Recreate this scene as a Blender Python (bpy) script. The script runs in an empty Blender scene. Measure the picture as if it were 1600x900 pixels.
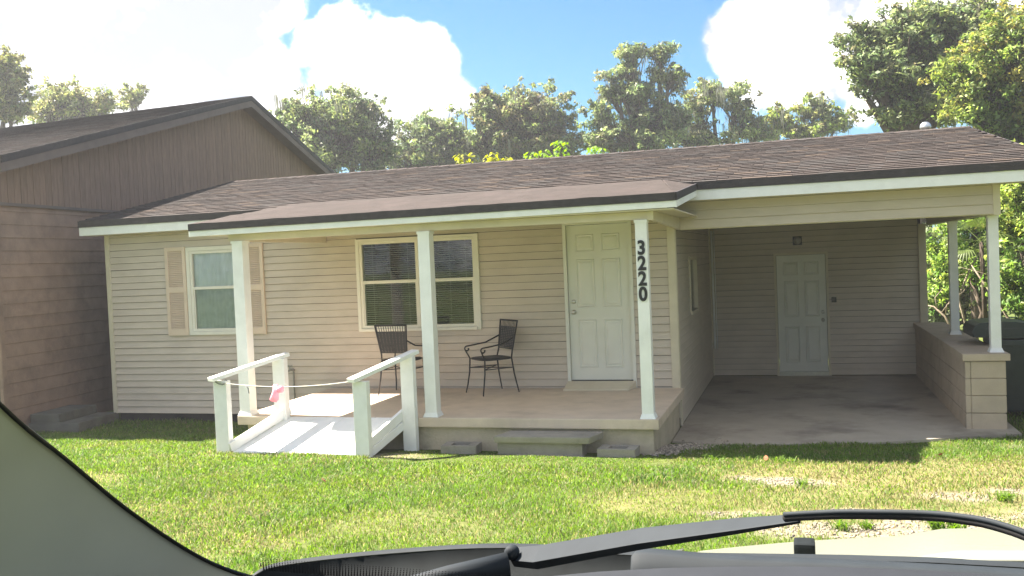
import bpy, bmesh, math, random
import numpy as np
from mathutils import Vector, Matrix
random.seed(7)
R = math.radians
sc = bpy.context.scene
COL = sc.collection

# ---------------------------------------------------------------- camera, sun, sky, exposure
cam_d = bpy.data.cameras.new('camera')
cam = bpy.data.objects.new('camera', cam_d)
COL.objects.link(cam)
cam_d.sensor_width = 36
cam_d.lens = 33.075
cam_d.clip_start = 0.02
cam_d.clip_end = 3000
CAM = Vector((1.3299, -12.2929, 2.0789))
_r = Vector((0.956341, 0.289182, -0.042252)); _u = Vector((0.031859, 0.040554, 0.998669)); _f = Vector((-0.29051, 0.956415, -0.02957))
m3 = Matrix((_r, _u, -_f)).transposed()
cam.matrix_world = Matrix.Translation(CAM) @ m3.to_4x4()
sc.camera = cam

SUN = Vector((-0.815, 0.08, 1.0)).normalized()          # direction towards the sun
sun_d = bpy.data.lights.new('sun', 'SUN')
sun_d.energy = 5.0
sun_d.angle = R(0.55)
sun_d.color = (1.0, 0.95, 0.86)
sun = bpy.data.objects.new('sun', sun_d)
COL.objects.link(sun)
sun.rotation_euler = SUN.to_track_quat('Z', 'Y').to_euler()
sun.location = SUN * 60

sc.view_settings.view_transform = 'Standard'
sc.view_settings.look = 'None'
sc.view_settings.gamma = 1
sc.view_settings.use_curve_mapping = False
sc.view_settings.exposure = 2.35
sc.view_settings.use_white_balance = True
sc.view_settings.white_balance_temperature = 6900
sc.view_settings.white_balance_tint = 14

SKY_STRENGTH = 0.15
CLOUDS = [(-0.670,0.706,0.228,0.075,1),(-0.610,0.761,0.221,0.088,1),(-0.548,0.812,0.200,0.075,1),(-0.591,0.789,0.169,0.088,1),(-0.661,0.731,0.172,0.082,0.95),(-0.513,0.836,0.194,0.048,0.9),(-0.509,0.849,0.144,0.054,1),(-0.491,0.831,0.262,0.031,0.9),(-0.553,0.794,0.253,0.061,0.95),(-0.460,0.860,0.222,0.024,1),(-0.433,0.877,0.210,0.041,1.1),(-0.391,0.895,0.216,0.033,1.1),(-0.359,0.910,0.209,0.031,1.1),(-0.403,0.900,0.168,0.061,1.1),(-0.347,0.922,0.173,0.024,1),(-0.369,0.918,0.142,0.041,1),(-0.329,0.929,0.166,0.015,0.8),(-0.045,0.976,0.212,0.037,1.05),(0.004,0.977,0.213,0.061,1.05),(-0.022,0.984,0.179,0.041,1),(0.063,0.979,0.194,0.061,1),(0.033,0.985,0.168,0.041,0.9),(0.065,0.988,0.137,0.020,0.9),(0.152,0.968,0.200,0.082,0.8),(-0.085,0.983,0.165,0.016,0.55),(-0.717,0.665,0.207,0.102,0.95),(-0.691,0.661,0.293,0.088,0.9),(-0.611,0.733,0.298,0.075,0.8),(-0.514,0.804,0.300,0.048,0.7)]
world = bpy.data.worlds.new('World')
sc.world = world
world.use_nodes = True
wn, wl = world.node_tree.nodes, world.node_tree.links
wn.clear()
def wnode(t, **k):
    n = wn.new(t)
    for a, b in k.items(): setattr(n, a, b)
    return n
w_out = wnode('ShaderNodeOutputWorld')
w_bg = wnode('ShaderNodeBackground'); w_bg.inputs['Strength'].default_value = SKY_STRENGTH
w_sky = wnode('ShaderNodeTexSky', sky_type='NISHITA', sun_disc=False)
w_sky.sun_elevation = math.asin(SUN.z)
w_sky.sun_rotation = math.atan2(SUN.x, SUN.y)
w_sky.air_density = 1.0; w_sky.dust_density = 0.6; w_sky.ozone_density = 2.0
w_tc = wnode('ShaderNodeTexCoord')
def wmath(op, a, b=None, clamp=False):
    n = wnode('ShaderNodeMath', operation=op, use_clamp=clamp)
    for i, v in enumerate((a, b)):
        if v is None: continue
        if isinstance(v, (int, float)): n.inputs[i].default_value = v
        else: wl.new(v, n.inputs[i])
    return n.outputs[0]
w_noise = wnode('ShaderNodeTexNoise'); w_noise.inputs['Scale'].default_value = 17; w_noise.inputs['Detail'].default_value = 10; w_noise.inputs['Roughness'].default_value = 0.56
w_noise2 = wnode('ShaderNodeTexNoise'); w_noise2.inputs['Scale'].default_value = 5.0; w_noise2.inputs['Detail'].default_value = 6
wl.new(w_tc.outputs['Generated'], w_noise.inputs['Vector']); wl.new(w_tc.outputs['Generated'], w_noise2.inputs['Vector'])
total = None
for (x, y, z, rad, wgt) in CLOUDS:                        # cumulus heaps: directions on the sky, broken up by noise
    d = wnode('ShaderNodeVectorMath', operation='DISTANCE')
    wl.new(w_tc.outputs['Generated'], d.inputs[0]); d.inputs[1].default_value = (x, y, z)
    v = wmath('MULTIPLY', wmath('SUBTRACT', 1.0, wmath('DIVIDE', d.outputs['Value'], rad * 1.45)), wgt)
    total = v if total is None else wmath('SMOOTH_MAX' if False else 'MAXIMUM', total, v)
gen = wmath('MULTIPLY', wmath('SUBTRACT', w_noise2.outputs[0], 0.42), 3.4)   # unseen cloud, thickened outside the view to brighten the shaded house front
sep = wnode('ShaderNodeSeparateXYZ'); wl.new(w_tc.outputs['Generated'], sep.inputs[0])
away = wmath('LESS_THAN', sep.outputs['Y'], 0.35)
total = wmath('MAXIMUM', total, wmath('SUBTRACT', wmath('MULTIPLY', gen, away), wmath('MULTIPLY', wmath('SUBTRACT', 1.0, away), 1.0)))
edge = wmath('ADD', total, wmath('MULTIPLY', wmath('SUBTRACT', w_noise.outputs[0], 0.5), 1.3))
mr = wnode('ShaderNodeMapRange', interpolation_type='SMOOTHSTEP')
mr.inputs['From Min'].default_value = 0.14; mr.inputs['From Max'].default_value = 0.44
wl.new(edge, mr.inputs['Value'])
shade = wnode('ShaderNodeMapRange'); shade.inputs['From Min'].default_value = 0.48; shade.inputs['From Max'].default_value = 0.73
w_noise3 = wnode('ShaderNodeTexNoise'); w_noise3.inputs['Scale'].default_value = 7.5; w_noise3.inputs['Detail'].default_value = 7; w_noise3.inputs['Roughness'].default_value = .55
w_map = wnode('ShaderNodeMapping'); w_map.inputs['Location'].default_value = (3.1, .4, 1.7); wl.new(w_tc.outputs['Generated'], w_map.inputs[0]); wl.new(w_map.outputs[0], w_noise3.inputs['Vector'])
wl.new(wmath('ADD', wmath('MULTIPLY', w_noise3.outputs[0], .75), wmath('MULTIPLY', w_noise.outputs[0], .25)), shade.inputs['Value'])
ccol = wnode('ShaderNodeMix', data_type='RGBA')
ccol.inputs[6].default_value = (0.95, 1.08, 1.25, 1); ccol.inputs[7].default_value = (6.6, 6.6, 6.5, 1)
wl.new(shade.outputs[0], ccol.inputs[0])
tint = wnode('ShaderNodeMix', data_type='RGBA', blend_type='MULTIPLY'); tint.inputs[0].default_value = 1
wl.new(w_sky.outputs[0], tint.inputs[6]); tint.inputs[7].default_value = (0.088, 0.195, 0.255, 1)
wmix = wnode('ShaderNodeMix', data_type='RGBA')
wl.new(mr.outputs[0], wmix.inputs[0]); wl.new(tint.outputs[2], wmix.inputs[6]); wl.new(ccol.outputs[2], wmix.inputs[7])
wl.new(wmix.outputs[2], w_bg.inputs['Color']); wl.new(w_bg.outputs[0], w_out.inputs['Surface'])
sc.cycles.max_bounces = 6
sc.cycles.transparent_max_bounces = 12
sc.cycles.sample_clamp_indirect = 6
sc.cycles.use_denoising = True

# ---------------------------------------------------------------- materials
MATS = {}
def mat(name, col, rough=0.7, var=0.12, scale=6.0, bump=0.0, bscale=60.0, spec=0.35, metal=0.0, dirt=None, dscale=1.5, damt=0.5, attr=None, trans=0.0, stretch=None, objvar=0.0):
    if name in MATS: return MATS[name]
    m = bpy.data.materials.new(name); m.use_nodes = True
    nt = m.node_tree; n, l = nt.nodes, nt.links
    b = n['Principled BSDF']; out = n['Material Output']
    b.inputs['Roughness'].default_value = rough; b.inputs['Metallic'].default_value = metal
    b.inputs['Specular IOR Level'].default_value = spec
    tc = n.new('ShaderNodeTexCoord'); geo = n.new('ShaderNodeNewGeometry')
    vec = geo.outputs['Position']
    if stretch:
        mp = n.new('ShaderNodeMapping'); mp.inputs['Scale'].default_value = stretch; l.new(vec, mp.inputs[0]); vec = mp.outputs[0]
    no = n.new('ShaderNodeTexNoise'); no.inputs['Scale'].default_value = scale; no.inputs['Detail'].default_value = 5; l.new(vec, no.inputs['Vector'])
    mr_ = n.new('ShaderNodeMapRange'); mr_.inputs['From Min'].default_value = 0.3; mr_.inputs['From Max'].default_value = 0.7
    mr_.inputs['To Min'].default_value = 1 - var; mr_.inputs['To Max'].default_value = 1 + var; l.new(no.outputs[0], mr_.inputs[0])
    mx = n.new('ShaderNodeMix'); mx.data_type = 'RGBA'; mx.blend_type = 'MULTIPLY'; mx.inputs[0].default_value = 1
    mx.inputs[6].default_value = (*col, 1)
    if attr:
        at = n.new('ShaderNodeAttribute'); at.attribute_name = attr; l.new(at.outputs['Color'], mx.inputs[6])
    l.new(mr_.outputs[0], mx.inputs[7]); c = mx.outputs[2]
    if objvar:
        oi = n.new('ShaderNodeObjectInfo'); m2 = n.new('ShaderNodeMapRange'); m2.inputs['To Min'].default_value = 1 - objvar; m2.inputs['To Max'].default_value = 1 + objvar
        l.new(oi.outputs['Random'], m2.inputs[0])
        x2 = n.new('ShaderNodeMix'); x2.data_type = 'RGBA'; x2.blend_type = 'MULTIPLY'; x2.inputs[0].default_value = 1
        l.new(c, x2.inputs[6]); l.new(m2.outputs[0], x2.inputs[7]); c = x2.outputs[2]
    if dirt:
        dn = n.new('ShaderNodeTexNoise'); dn.inputs['Scale'].default_value = dscale; dn.inputs['Detail'].default_value = 7; dn.inputs['Roughness'].default_value = 0.65; l.new(vec, dn.inputs['Vector'])
        dr = n.new('ShaderNodeMapRange'); dr.inputs['From Min'].default_value = 0.5; dr.inputs['From Max'].default_value = 0.72; dr.inputs['To Max'].default_value = damt; l.new(dn.outputs[0], dr.inputs[0])
        x3 = n.new('ShaderNodeMix'); x3.data_type = 'RGBA'; l.new(dr.outputs[0], x3.inputs[0]); l.new(c, x3.inputs[6]); x3.inputs[7].default_value = (*dirt, 1); c = x3.outputs[2]
    l.new(c, b.inputs['Base Color'])
    if bump:
        bn = n.new('ShaderNodeTexNoise'); bn.inputs['Scale'].default_value = bscale; bn.inputs['Detail'].default_value = 4; l.new(vec, bn.inputs['Vector'])
        bp = n.new('ShaderNodeBump'); bp.inputs['Strength'].default_value = bump; bp.inputs['Distance'].default_value = 0.02; l.new(bn.outputs[0], bp.inputs['Height']); l.new(bp.outputs[0], b.inputs['Normal'])
    if trans:
        tr = n.new('ShaderNodeBsdfTranslucent'); hs = n.new('ShaderNodeHueSaturation'); hs.inputs['Saturation'].default_value = 1.15; hs.inputs['Value'].default_value = 1.5
        l.new(c, hs.inputs['Color']); l.new(hs.outputs[0], tr.inputs['Color'])
        ms = n.new('ShaderNodeMixShader'); ms.inputs[0].default_value = trans; l.new(b.outputs[0], ms.inputs[1]); l.new(tr.outputs[0], ms.inputs[2]); l.new(ms.outputs[0], out.inputs['Surface'])
    MATS[name] = m
    return m
def glass(name, tint, refl=1.0):
    m = bpy.data.materials.new(name); m.use_nodes = True
    n, l = m.node_tree.nodes, m.node_tree.links
    n.remove(n['Principled BSDF']); out = n['Material Output']
    t = n.new('ShaderNodeBsdfTransparent'); t.inputs[0].default_value = (*tint, 1)
    g = n.new('ShaderNodeBsdfGlossy'); g.inputs['Roughness'].default_value = 0.03
    f = n.new('ShaderNodeFresnel'); f.inputs[0].default_value = 1.5
    ms = n.new('ShaderNodeMixShader'); l.new(f.outputs[0], ms.inputs[0]); l.new(t.outputs[0], ms.inputs[1]); l.new(g.outputs[0], ms.inputs[2]); l.new(ms.outputs[0], out.inputs['Surface'])
    return m

M_siding = mat('vinyl_siding', (0.56, 0.48, 0.395), 0.5, 0.05, 3.0, 0.05, 40, 0.3, dirt=(0.30, 0.25, 0.18), dscale=1.1, damt=0.22, stretch=(1, 1, 2.5), objvar=0.02)
M_trim = mat('cream_trim', (0.60, 0.53, 0.40), 0.5, 0.05, 5, dirt=(0.36, 0.30, 0.22), dscale=2, damt=0.25)
M_wcream = mat('pale_window_frame', (0.72, 0.69, 0.60), 0.45, 0.04, 6)
M_white = mat('white_paint', (0.80, 0.80, 0.78), 0.45, 0.04, 6, 0.05, 50, dirt=(0.55, 0.53, 0.48), dscale=4, damt=0.25)
M_ramp = mat('white_ramp_paint', (0.80, 0.80, 0.78), 0.55, 0.03, 9, 0.06, 60, dirt=(0.62, 0.60, 0.55), dscale=5, damt=0.3)
M_door = mat('door_paint', (0.70, 0.69, 0.62), 0.4, 0.03, 4, dirt=(0.55, 0.53, 0.45), dscale=3, damt=0.2)
M_drip = mat('dark_drip_edge', (0.045, 0.038, 0.038), 0.7, 0.2, 12, 0.2, 60)
M_roll = mat('asphalt_roll', (0.060, 0.050, 0.045), 0.9, 0.15, 5, 0.5, 250, 0.15, dirt=(0.09, 0.07, 0.065), dscale=2.2, damt=0.6)
M_sh = [mat('shingle_%s' % k, c, 0.92, 0.22, 30, 0.6, 260, 0.15) for k, c in
        (('umber', (0.078, 0.065, 0.059)), ('brown', (0.066, 0.055, 0.05)), ('dark', (0.052, 0.045, 0.042)), ('grey', (0.075, 0.068, 0.064)), ('rust', (0.108, 0.085, 0.07)))]
M_deck = mat('roof_deck', (0.05, 0.04, 0.035), 0.9, 0.2, 8)
M_slab = mat('painted_porch_concrete', (0.60, 0.49, 0.385), 0.75, 0.08, 4, 0.12, 70, dirt=(0.33, 0.27, 0.21), dscale=1.4, damt=0.55)
M_conc = mat('bare_concrete', (0.30, 0.275, 0.235), 0.9, 0.15, 5, 0.35, 60, 0.2, dirt=(0.12, 0.11, 0.09), dscale=2.5, damt=0.7)
M_darkconc = mat('dark_concrete', (0.13, 0.125, 0.105), 0.9, 0.25, 6, 0.35, 60, 0.2, dirt=(0.06, 0.065, 0.045), dscale=3, damt=0.7)  # darker concrete with random, still darker blotches
M_carslab = mat('carport_concrete', (0.40, 0.35, 0.285), 0.8, 0.1, 2.5, 0.2, 60, 0.25, dirt=(0.13, 0.11, 0.095), dscale=0.9, damt=0.8)
M_base = mat('porch_base_block', (0.50, 0.43, 0.32), 0.9, 0.12, 6, 0.3, 40, 0.2, dirt=(0.17, 0.15, 0.11), dscale=3, damt=0.7)
M_cmu = mat('painted_block', (0.47, 0.38, 0.29), 0.85, 0.07, 5, 0.35, 90, 0.2, dirt=(0.28, 0.23, 0.17), dscale=2.2, damt=0.35, objvar=0.03)
M_mortar = mat('mortar', (0.30, 0.25, 0.19), 0.95, 0.1, 8, 0.3, 70)
M_brown = mat('brown_siding', (0.30, 0.20, 0.148), 0.75, 0.12, 5, 0.12, 40, 0.25, dirt=(0.10, 0.075, 0.06), dscale=1.6, damt=0.5, objvar=0.04)
M_brown2 = mat('brown_gable', (0.24, 0.158, 0.118), 0.8, 0.12, 7, 0.15, 40, 0.2, objvar=0.06, stretch=(3, 3, 0.6))
M_btrim = mat('brown_trim', (0.15, 0.115, 0.10), 0.7, 0.1, 5)
M_found = mat('dark_foundation', (0.05, 0.045, 0.04), 0.9, 0.2, 6, 0.3, 50)
M_core = mat('wall_core', (0.10, 0.085, 0.065), 0.9, 0.1, 4)
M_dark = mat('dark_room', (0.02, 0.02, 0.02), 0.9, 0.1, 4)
M_blind = mat('blind_slat', (0.50, 0.50, 0.48), 0.5, 0.05, 10)
M_curtain = mat('pale_shade_cloth', (0.82, 0.85, 0.88), 0.8, 0.08, 14, stretch=(1, 1, 0.2))
M_curtain2 = mat('lower_blind_cloth', (0.46, 0.51, 0.56), 0.8, 0.1, 10)
M_shutter = mat('tan_shutter', (0.66, 0.52, 0.40), 0.5, 0.05, 5)
M_glass = glass('window_glass', (0.92, 0.95, 0.94))
M_metal = mat('brushed_metal', (0.55, 0.53, 0.48), 0.3, 0.05, 20, metal=1.0)
M_galv = mat('galvanised', (0.62, 0.64, 0.65), 0.38, 0.08, 12, metal=0.9)
M_black = mat('black_iron', (0.018, 0.017, 0.017), 0.5, 0.2, 20, spec=0.4)
M_weave = mat('black_weave', (0.022, 0.024, 0.027), 0.6, 0.25, 60, spec=0.35)
M_num = mat('black_number', (0.012, 0.013, 0.015), 0.4, 0.1, 10)
M_numw = mat('number_edge', (0.55, 0.55, 0.52), 0.4, 0.1, 10)
M_bin = mat('dark_green_plastic', (0.022, 0.032, 0.032), 0.45, 0.15, 8, 0.15, 60, 0.4)
M_rope = mat('white_rope', (0.72, 0.70, 0.63), 0.8, 0.1, 60)
M_pink = mat('pink_tape', (0.88, 0.50, 0.58), 0.5, 0.08, 20, trans=0.4)
M_pipe = mat('pipe_grey', (0.28, 0.27, 0.24), 0.6, 0.1, 20)
M_fixt = mat('fixture_dark', (0.06, 0.055, 0.05), 0.4, 0.1, 20)
M_fixg = mat('fixture_lens', (0.30, 0.29, 0.25), 0.3, 0.1, 20)
M_bark = mat('bark', (0.10, 0.08, 0.062), 0.95, 0.3, 4, 0.6, 14, 0.1)
M_twig = mat('bare_branch', (0.30, 0.25, 0.19), 0.95, 0.2, 8, 0.3, 30, 0.1)
M_leaf = mat('leaf', (0.06, 0.09, 0.03), 0.5, 0.1, 3, attr='tone', trans=0.42, spec=0.4)
M_moss = mat('moss', (0.16, 0.17, 0.13), 0.95, 0.2, 5, trans=0.3)
M_grass = mat('grass_blade', (0.10, 0.16, 0.03), 0.5, 0.08, 2, attr='tone', trans=0.5, spec=0.3)
M_ground = mat('soil', (0.2, 0.2, 0.1), 0.95, 0.22, 9, 0.6, 45, 0.1, attr='tone')
M_stone = mat('pale_stone', (0.45, 0.41, 0.35), 0.9, 0.2, 30, 0.3, 60, attr='tone')
M_carpaint = mat('cream_car_paint', (0.235, 0.245, 0.195), 0.25, 0.02, 2, spec=0.5)
M_cpl = mat('grey_trim_plastic', (0.022, 0.028, 0.033), 0.7, 0.10, 25, 0.0, 300, 0.2)
M_cdark = mat('black_cowl_plastic', (0.012, 0.015, 0.016), 0.8, 0.2, 30, 0.0, 300, 0.12)
M_pillar = mat('grey_pillar_trim', (0.43, 0.43, 0.335), 0.8, 0.04, 9, 0.0, 500, 0.25)
M_frit = mat('black_frit', (0.006, 0.006, 0.006), 0.35, 0.1, 30)
M_rubber = mat('rubber', (0.02, 0.02, 0.021), 0.6, 0.15, 30)
M_dash = mat('dash_plastic', (0.016, 0.019, 0.024), 0.75, 0.1, 30, 0.0, 400)

# ---------------------------------------------------------------- helpers
def thing(name, label, cat, loc=(0, 0, 0), group=None, rotz=0.0):
    o = bpy.data.objects.new(name, None); COL.objects.link(o)
    o.location = loc; o.rotation_euler = (0, 0, rotz)
    o.empty_display_size = 0.2
    o['label'] = label; o['category'] = cat
    if group: o['group'] = group
    return o
def tag(o, label, cat, group=None):
    o['label'] = label; o['category'] = cat
    if group: o['group'] = group
    return o
def wmat(o):
    return (wmat(o.parent) @ o.matrix_parent_inverse if o.parent else Matrix()) @ o.matrix_basis
def link(name, me, parent=None, local=False):
    o = bpy.data.objects.new(name, me); COL.objects.link(o)
    if parent is not None:
        o.parent = parent
        if not local: o.matrix_parent_inverse = wmat(parent).inverted()
    return o
class MB:
    def __init__(s): s.v = []; s.f = []; s.mi = []
    def add(s, vs, fs, mi=0):
        k = len(s.v); s.v += [tuple(p) for p in vs]; s.f += [tuple(i + k for i in f) for f in fs]; s.mi += [mi] * len(fs); return s
    def box(s, x0, x1, y0, y1, z0, z1, mi=0):
        vs = [(x, y, z) for z in (z0, z1) for y in (y0, y1) for x in (x0, x1)]
        return s.add(vs, [(0, 2, 3, 1), (4, 5, 7, 6), (0, 1, 5, 4), (2, 6, 7, 3), (0, 4, 6, 2), (1, 3, 7, 5)], mi)
    def hexa(s, p, mi=0):     # 8 points: bottom ring 0..3 counter-clockwise, top ring 4..7
        return s.add(p, [(3, 2, 1, 0), (4, 5, 6, 7), (0, 1, 5, 4), (1, 2, 6, 5), (2, 3, 7, 6), (3, 0, 4, 7)], mi)
    def bar(s, a, b, w, h, up=(0, 0, 1), mi=0):      # rectangular bar from a to b
        a, b, up = Vector(a), Vector(b), Vector(up); d = (b - a).normalized(); x = d.cross(up).normalized(); y = x.cross(d).normalized()
        p = []
        for q in (a, b):
            p += [q - x * w / 2 - y * h / 2, q + x * w / 2 - y * h / 2, q + x * w / 2 + y * h / 2, q - x * w / 2 + y * h / 2]
        return s.add(p, [(0, 1, 2, 3)[::-1], (4, 5, 6, 7), (0, 1, 5, 4), (1, 2, 6, 5), (2, 3, 7, 6), (3, 0, 4, 7)], mi)
    def tube(s, pts, rad, n=8, mi=0, cap=True):
        pts = [Vector(p) for p in pts]; rs = rad if isinstance(rad, (list, tuple)) else [rad] * len(pts)
        k = len(s.v); prev = None
        for i, p in enumerate(pts):
            d = (pts[min(i + 1, len(pts) - 1)] - pts[max(i - 1, 0)]).normalized()
            if prev is None:
                a = d.orthogonal().normalized()
            else:
                a = (prev - d * prev.dot(d)).normalized()
            prev = a; b = d.cross(a)
            for j in range(n):
                t = 2 * math.pi * j / n
                s.v.append(tuple(p + (a * math.cos(t) + b * math.sin(t)) * rs[i]))
        for i in range(len(pts) - 1):
            for j in range(n):
                s.f.append((k + i * n + j, k + i * n + (j + 1) % n, k + (i + 1) * n + (j + 1) % n, k + (i + 1) * n + j)); s.mi.append(mi)
        if cap:
            s.f.append(tuple(k + j for j in range(n))[::-1]); s.mi.append(mi)
            e = k + (len(pts) - 1) * n; s.f.append(tuple(e + j for j in range(n))); s.mi.append(mi)
        return s
    def lathe(s, c, prof, n=16, mi=0, axis='z'):
        k = len(s.v); c = Vector(c)
        for r, h in prof:
            for j in range(n):
                t = 2 * math.pi * j / n; a, b = r * math.cos(t), r * math.sin(t)
                s.v.append(tuple(c + (Vector((a, b, h)) if axis == 'z' else Vector((a, -h, b)) if axis == 'y' else Vector((h, a, b)))))
        for i in range(len(prof) - 1):
            for j in range(n):
                s.f.append((k + i * n + j, k + i * n + (j + 1) % n, k + (i + 1) * n + (j + 1) % n, k + (i + 1) * n + j)); s.mi.append(mi)
        s.f.append(tuple(k + j for j in range(n))[::-1]); s.mi.append(mi)
        e = k + (len(prof) - 1) * n; s.f.append(tuple(e + j for j in range(n))); s.mi.append(mi)
        return s
    def mesh(s, name, ms, smooth=False):
        me = bpy.data.meshes.new(name); me.from_pydata(s.v, [], s.f)
        for m in (ms if isinstance(ms, (list, tuple)) else [ms]): me.materials.append(m)
        if any(s.mi): me.polygons.foreach_set('material_index', s.mi)
        if smooth: me.polygons.foreach_set('use_smooth', [True] * len(me.polygons))
        me.update(); return me
    def build(s, name, ms, parent=None, smooth=False, bevel=0.0, local=False):
        me = s.mesh(name, ms, smooth)
        bm = bmesh.new(); bm.from_mesh(me)
        bmesh.ops.recalc_face_normals(bm, faces=bm.faces)
        if bevel:
            bmesh.ops.bevel(bm, geom=list(bm.edges), offset=bevel, segments=2, affect='EDGES', profile=0.7, clamp_overlap=True)
        bm.to_mesh(me); bm.free()
        return link(name, me, parent, local)
def box(name, b, m, parent=None, bevel=0.0):
    return MB().box(*b).build(name, m, parent, bevel=bevel)
def np_mesh(name, verts, faces, m, tones=None, parent=None, smooth=False):
    """faces: (n,k) int array"""
    me = bpy.data.meshes.new(name)
    nv, (nf, k) = len(verts), faces.shape
    me.vertices.add(nv); me.vertices.foreach_set('co', np.ascontiguousarray(verts, dtype=np.float32).ravel())
    me.loops.add(nf * k); me.loops.foreach_set('vertex_index', np.ascontiguousarray(faces, dtype=np.int32).ravel())
    me.polygons.add(nf); me.polygons.foreach_set('loop_start', np.arange(0, nf * k, k, dtype=np.int32))
    for q in (m if isinstance(m, (list, tuple)) else [m]): me.materials.append(q)
    if smooth: me.polygons.foreach_set('use_smooth', np.ones(nf, dtype=bool))
    if tones is not None:
        a = me.color_attributes.new('tone', 'FLOAT_COLOR', 'POINT')
        a.data.foreach_set('color', np.concatenate([tones, np.ones((nv, 1))], 1).astype(np.float32).ravel())
    me.update(calc_edges=True); me.validate()
    return link(name, me, parent)

# ---------------------------------------------------------------- ground
PATCH = [(1.15, -4.0, 0.42, 0.22, .9), (2.45, -4.5, 0.30, 0.2, .7), (2.95, -4.2, 0.25, 0.2, .7), (1.95, -5.3, 0.6, 0.2, .8), (0.80, -5.42, 0.28, 0.13, .7), (1.5, -5.85, 0.55, 0.25, .85), (2.4, -5.75, 0.8, 0.3, .9), (3.4, -5.3, 0.7, 0.5, .9),
         (-4.2, -3.32, 0.7, 0.12, .55), (-2.9, -3.0, 0.4, 0.25, .6), (3.9, -1.0, 0.5, 0.25, .6), (-5.05, -3.3, .22, .14, .5)]
DRY = [(-3.4, -6.3, 0.9, 0.6, .4), (-2.6, -6.9, 0.7, 0.4, .4), (1.9, -3.5, 1.4, 0.8, .7), (3.2, -3.4, 1.2, 1.2, .7), (0.6, -5.0, 1.0, 0.6, .4), (-5.6, -5.0, 0.8, 0.5, .4), (-1.3, -6.2, 0.7, 0.5, .25), (2.0, -4.9, 1.5, .9, .5)]
def hnoise(x, y, s=1.0):
    return (np.sin(1.7 * x * s + 1.3) * np.cos(2.1 * y * s - .4) + np.sin(3.9 * x * s - 2.2 * y * s + .5) * .6 + np.cos(6.3 * y * s + 4.1 * x * s) * .4) / 2.0
def field(L, x, y):
    o = np.zeros_like(x)
    for cx, cy, rx, ry, w in L:
        d = np.sqrt(((x - cx) / rx) ** 2 + ((y - cy) / ry) ** 2) + hnoise(x, y, 3.1) * .25 + hnoise(x + 5, y, 9.) * .15
        o = np.maximum(o, w * np.clip((1.25 - d) / .5, 0, 1))
    return o
def gz(x, y):
    base = np.interp(y, [-30, -11, -3.4, -2.4, -1.0, 0], [.55, .55, .055, -.045, -.2, -.2])
    return base + hnoise(x, y, .8) * .012
gx = np.unique(np.concatenate([[-150, -120, -90, -60, -40, -30], np.arange(-24, -10, 1.), np.arange(-10, 6.01, .12), np.arange(7, 25, 1.), [30, 40, 60, 90, 120, 150]]))
gy = np.unique(np.concatenate([[-150, -120, -90, -60, -40, -30, -20, -16, -13, -11], np.arange(-9, .61, .12), np.arange(1, 25, 1.), [30, 40, 60, 90, 120, 150]]))
X, Y = np.meshgrid(gx, gy); xs, ys = X.ravel(), Y.ravel()
zs = gz(xs, ys)
bare = field(PATCH, xs, ys); dry = field(DRY, xs, ys)
green = np.array([.085, .115, .03]); drys = np.array([.22, .19, .09]); sand = np.array([.24, .205, .16])
tone = green + (drys - green) * np.clip(dry + .25 * hnoise(xs, ys, 2.) ** 2, 0, 1)[:, None]
tone = tone + (sand - tone) * bare[:, None]
nx, ny = len(gx), len(gy)
ii = np.arange(nx * ny).reshape(ny, nx)
quads = np.stack([ii[:-1, :-1].ravel(), ii[:-1, 1:].ravel(), ii[1:, 1:].ravel(), ii[1:, :-1].ravel()], 1)
ground = np_mesh('ground', np.stack([xs, ys, zs], 1), quads, M_ground, tone, smooth=True)
ground['kind'] = 'structure'

# carport slab lies on the ground
cs = MB()
fr = [(-0.17, -1.02), (0.25, -1.12), (0.6, -1.16), (1.0, -1.12), (1.4, -1.06), (1.9, -0.94), (2.3, -0.84), (2.9, -0.6), (3.3, -0.42), (3.75, -0.28)]
top = [(x, y, -.17) for x, y in fr] + [(3.75, 5.0, -.17), (-0.17, 5.0, -.17)]
bot = [(x, y - .01, -.32) for x, y in fr] + [(3.75, 5.0, -.32), (-0.17, 5.0, -.32)]
n_ = len(top); cs.add(top + bot, [tuple(range(n_)), tuple(range(2 * n_ - 1, n_ - 1, -1))] + [(i, (i + 1) % n_, n_ + (i + 1) % n_, n_ + i) for i in range(n_)])
o = cs.build('carport_floor', M_carslab); o['kind'] = 'structure'

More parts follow.
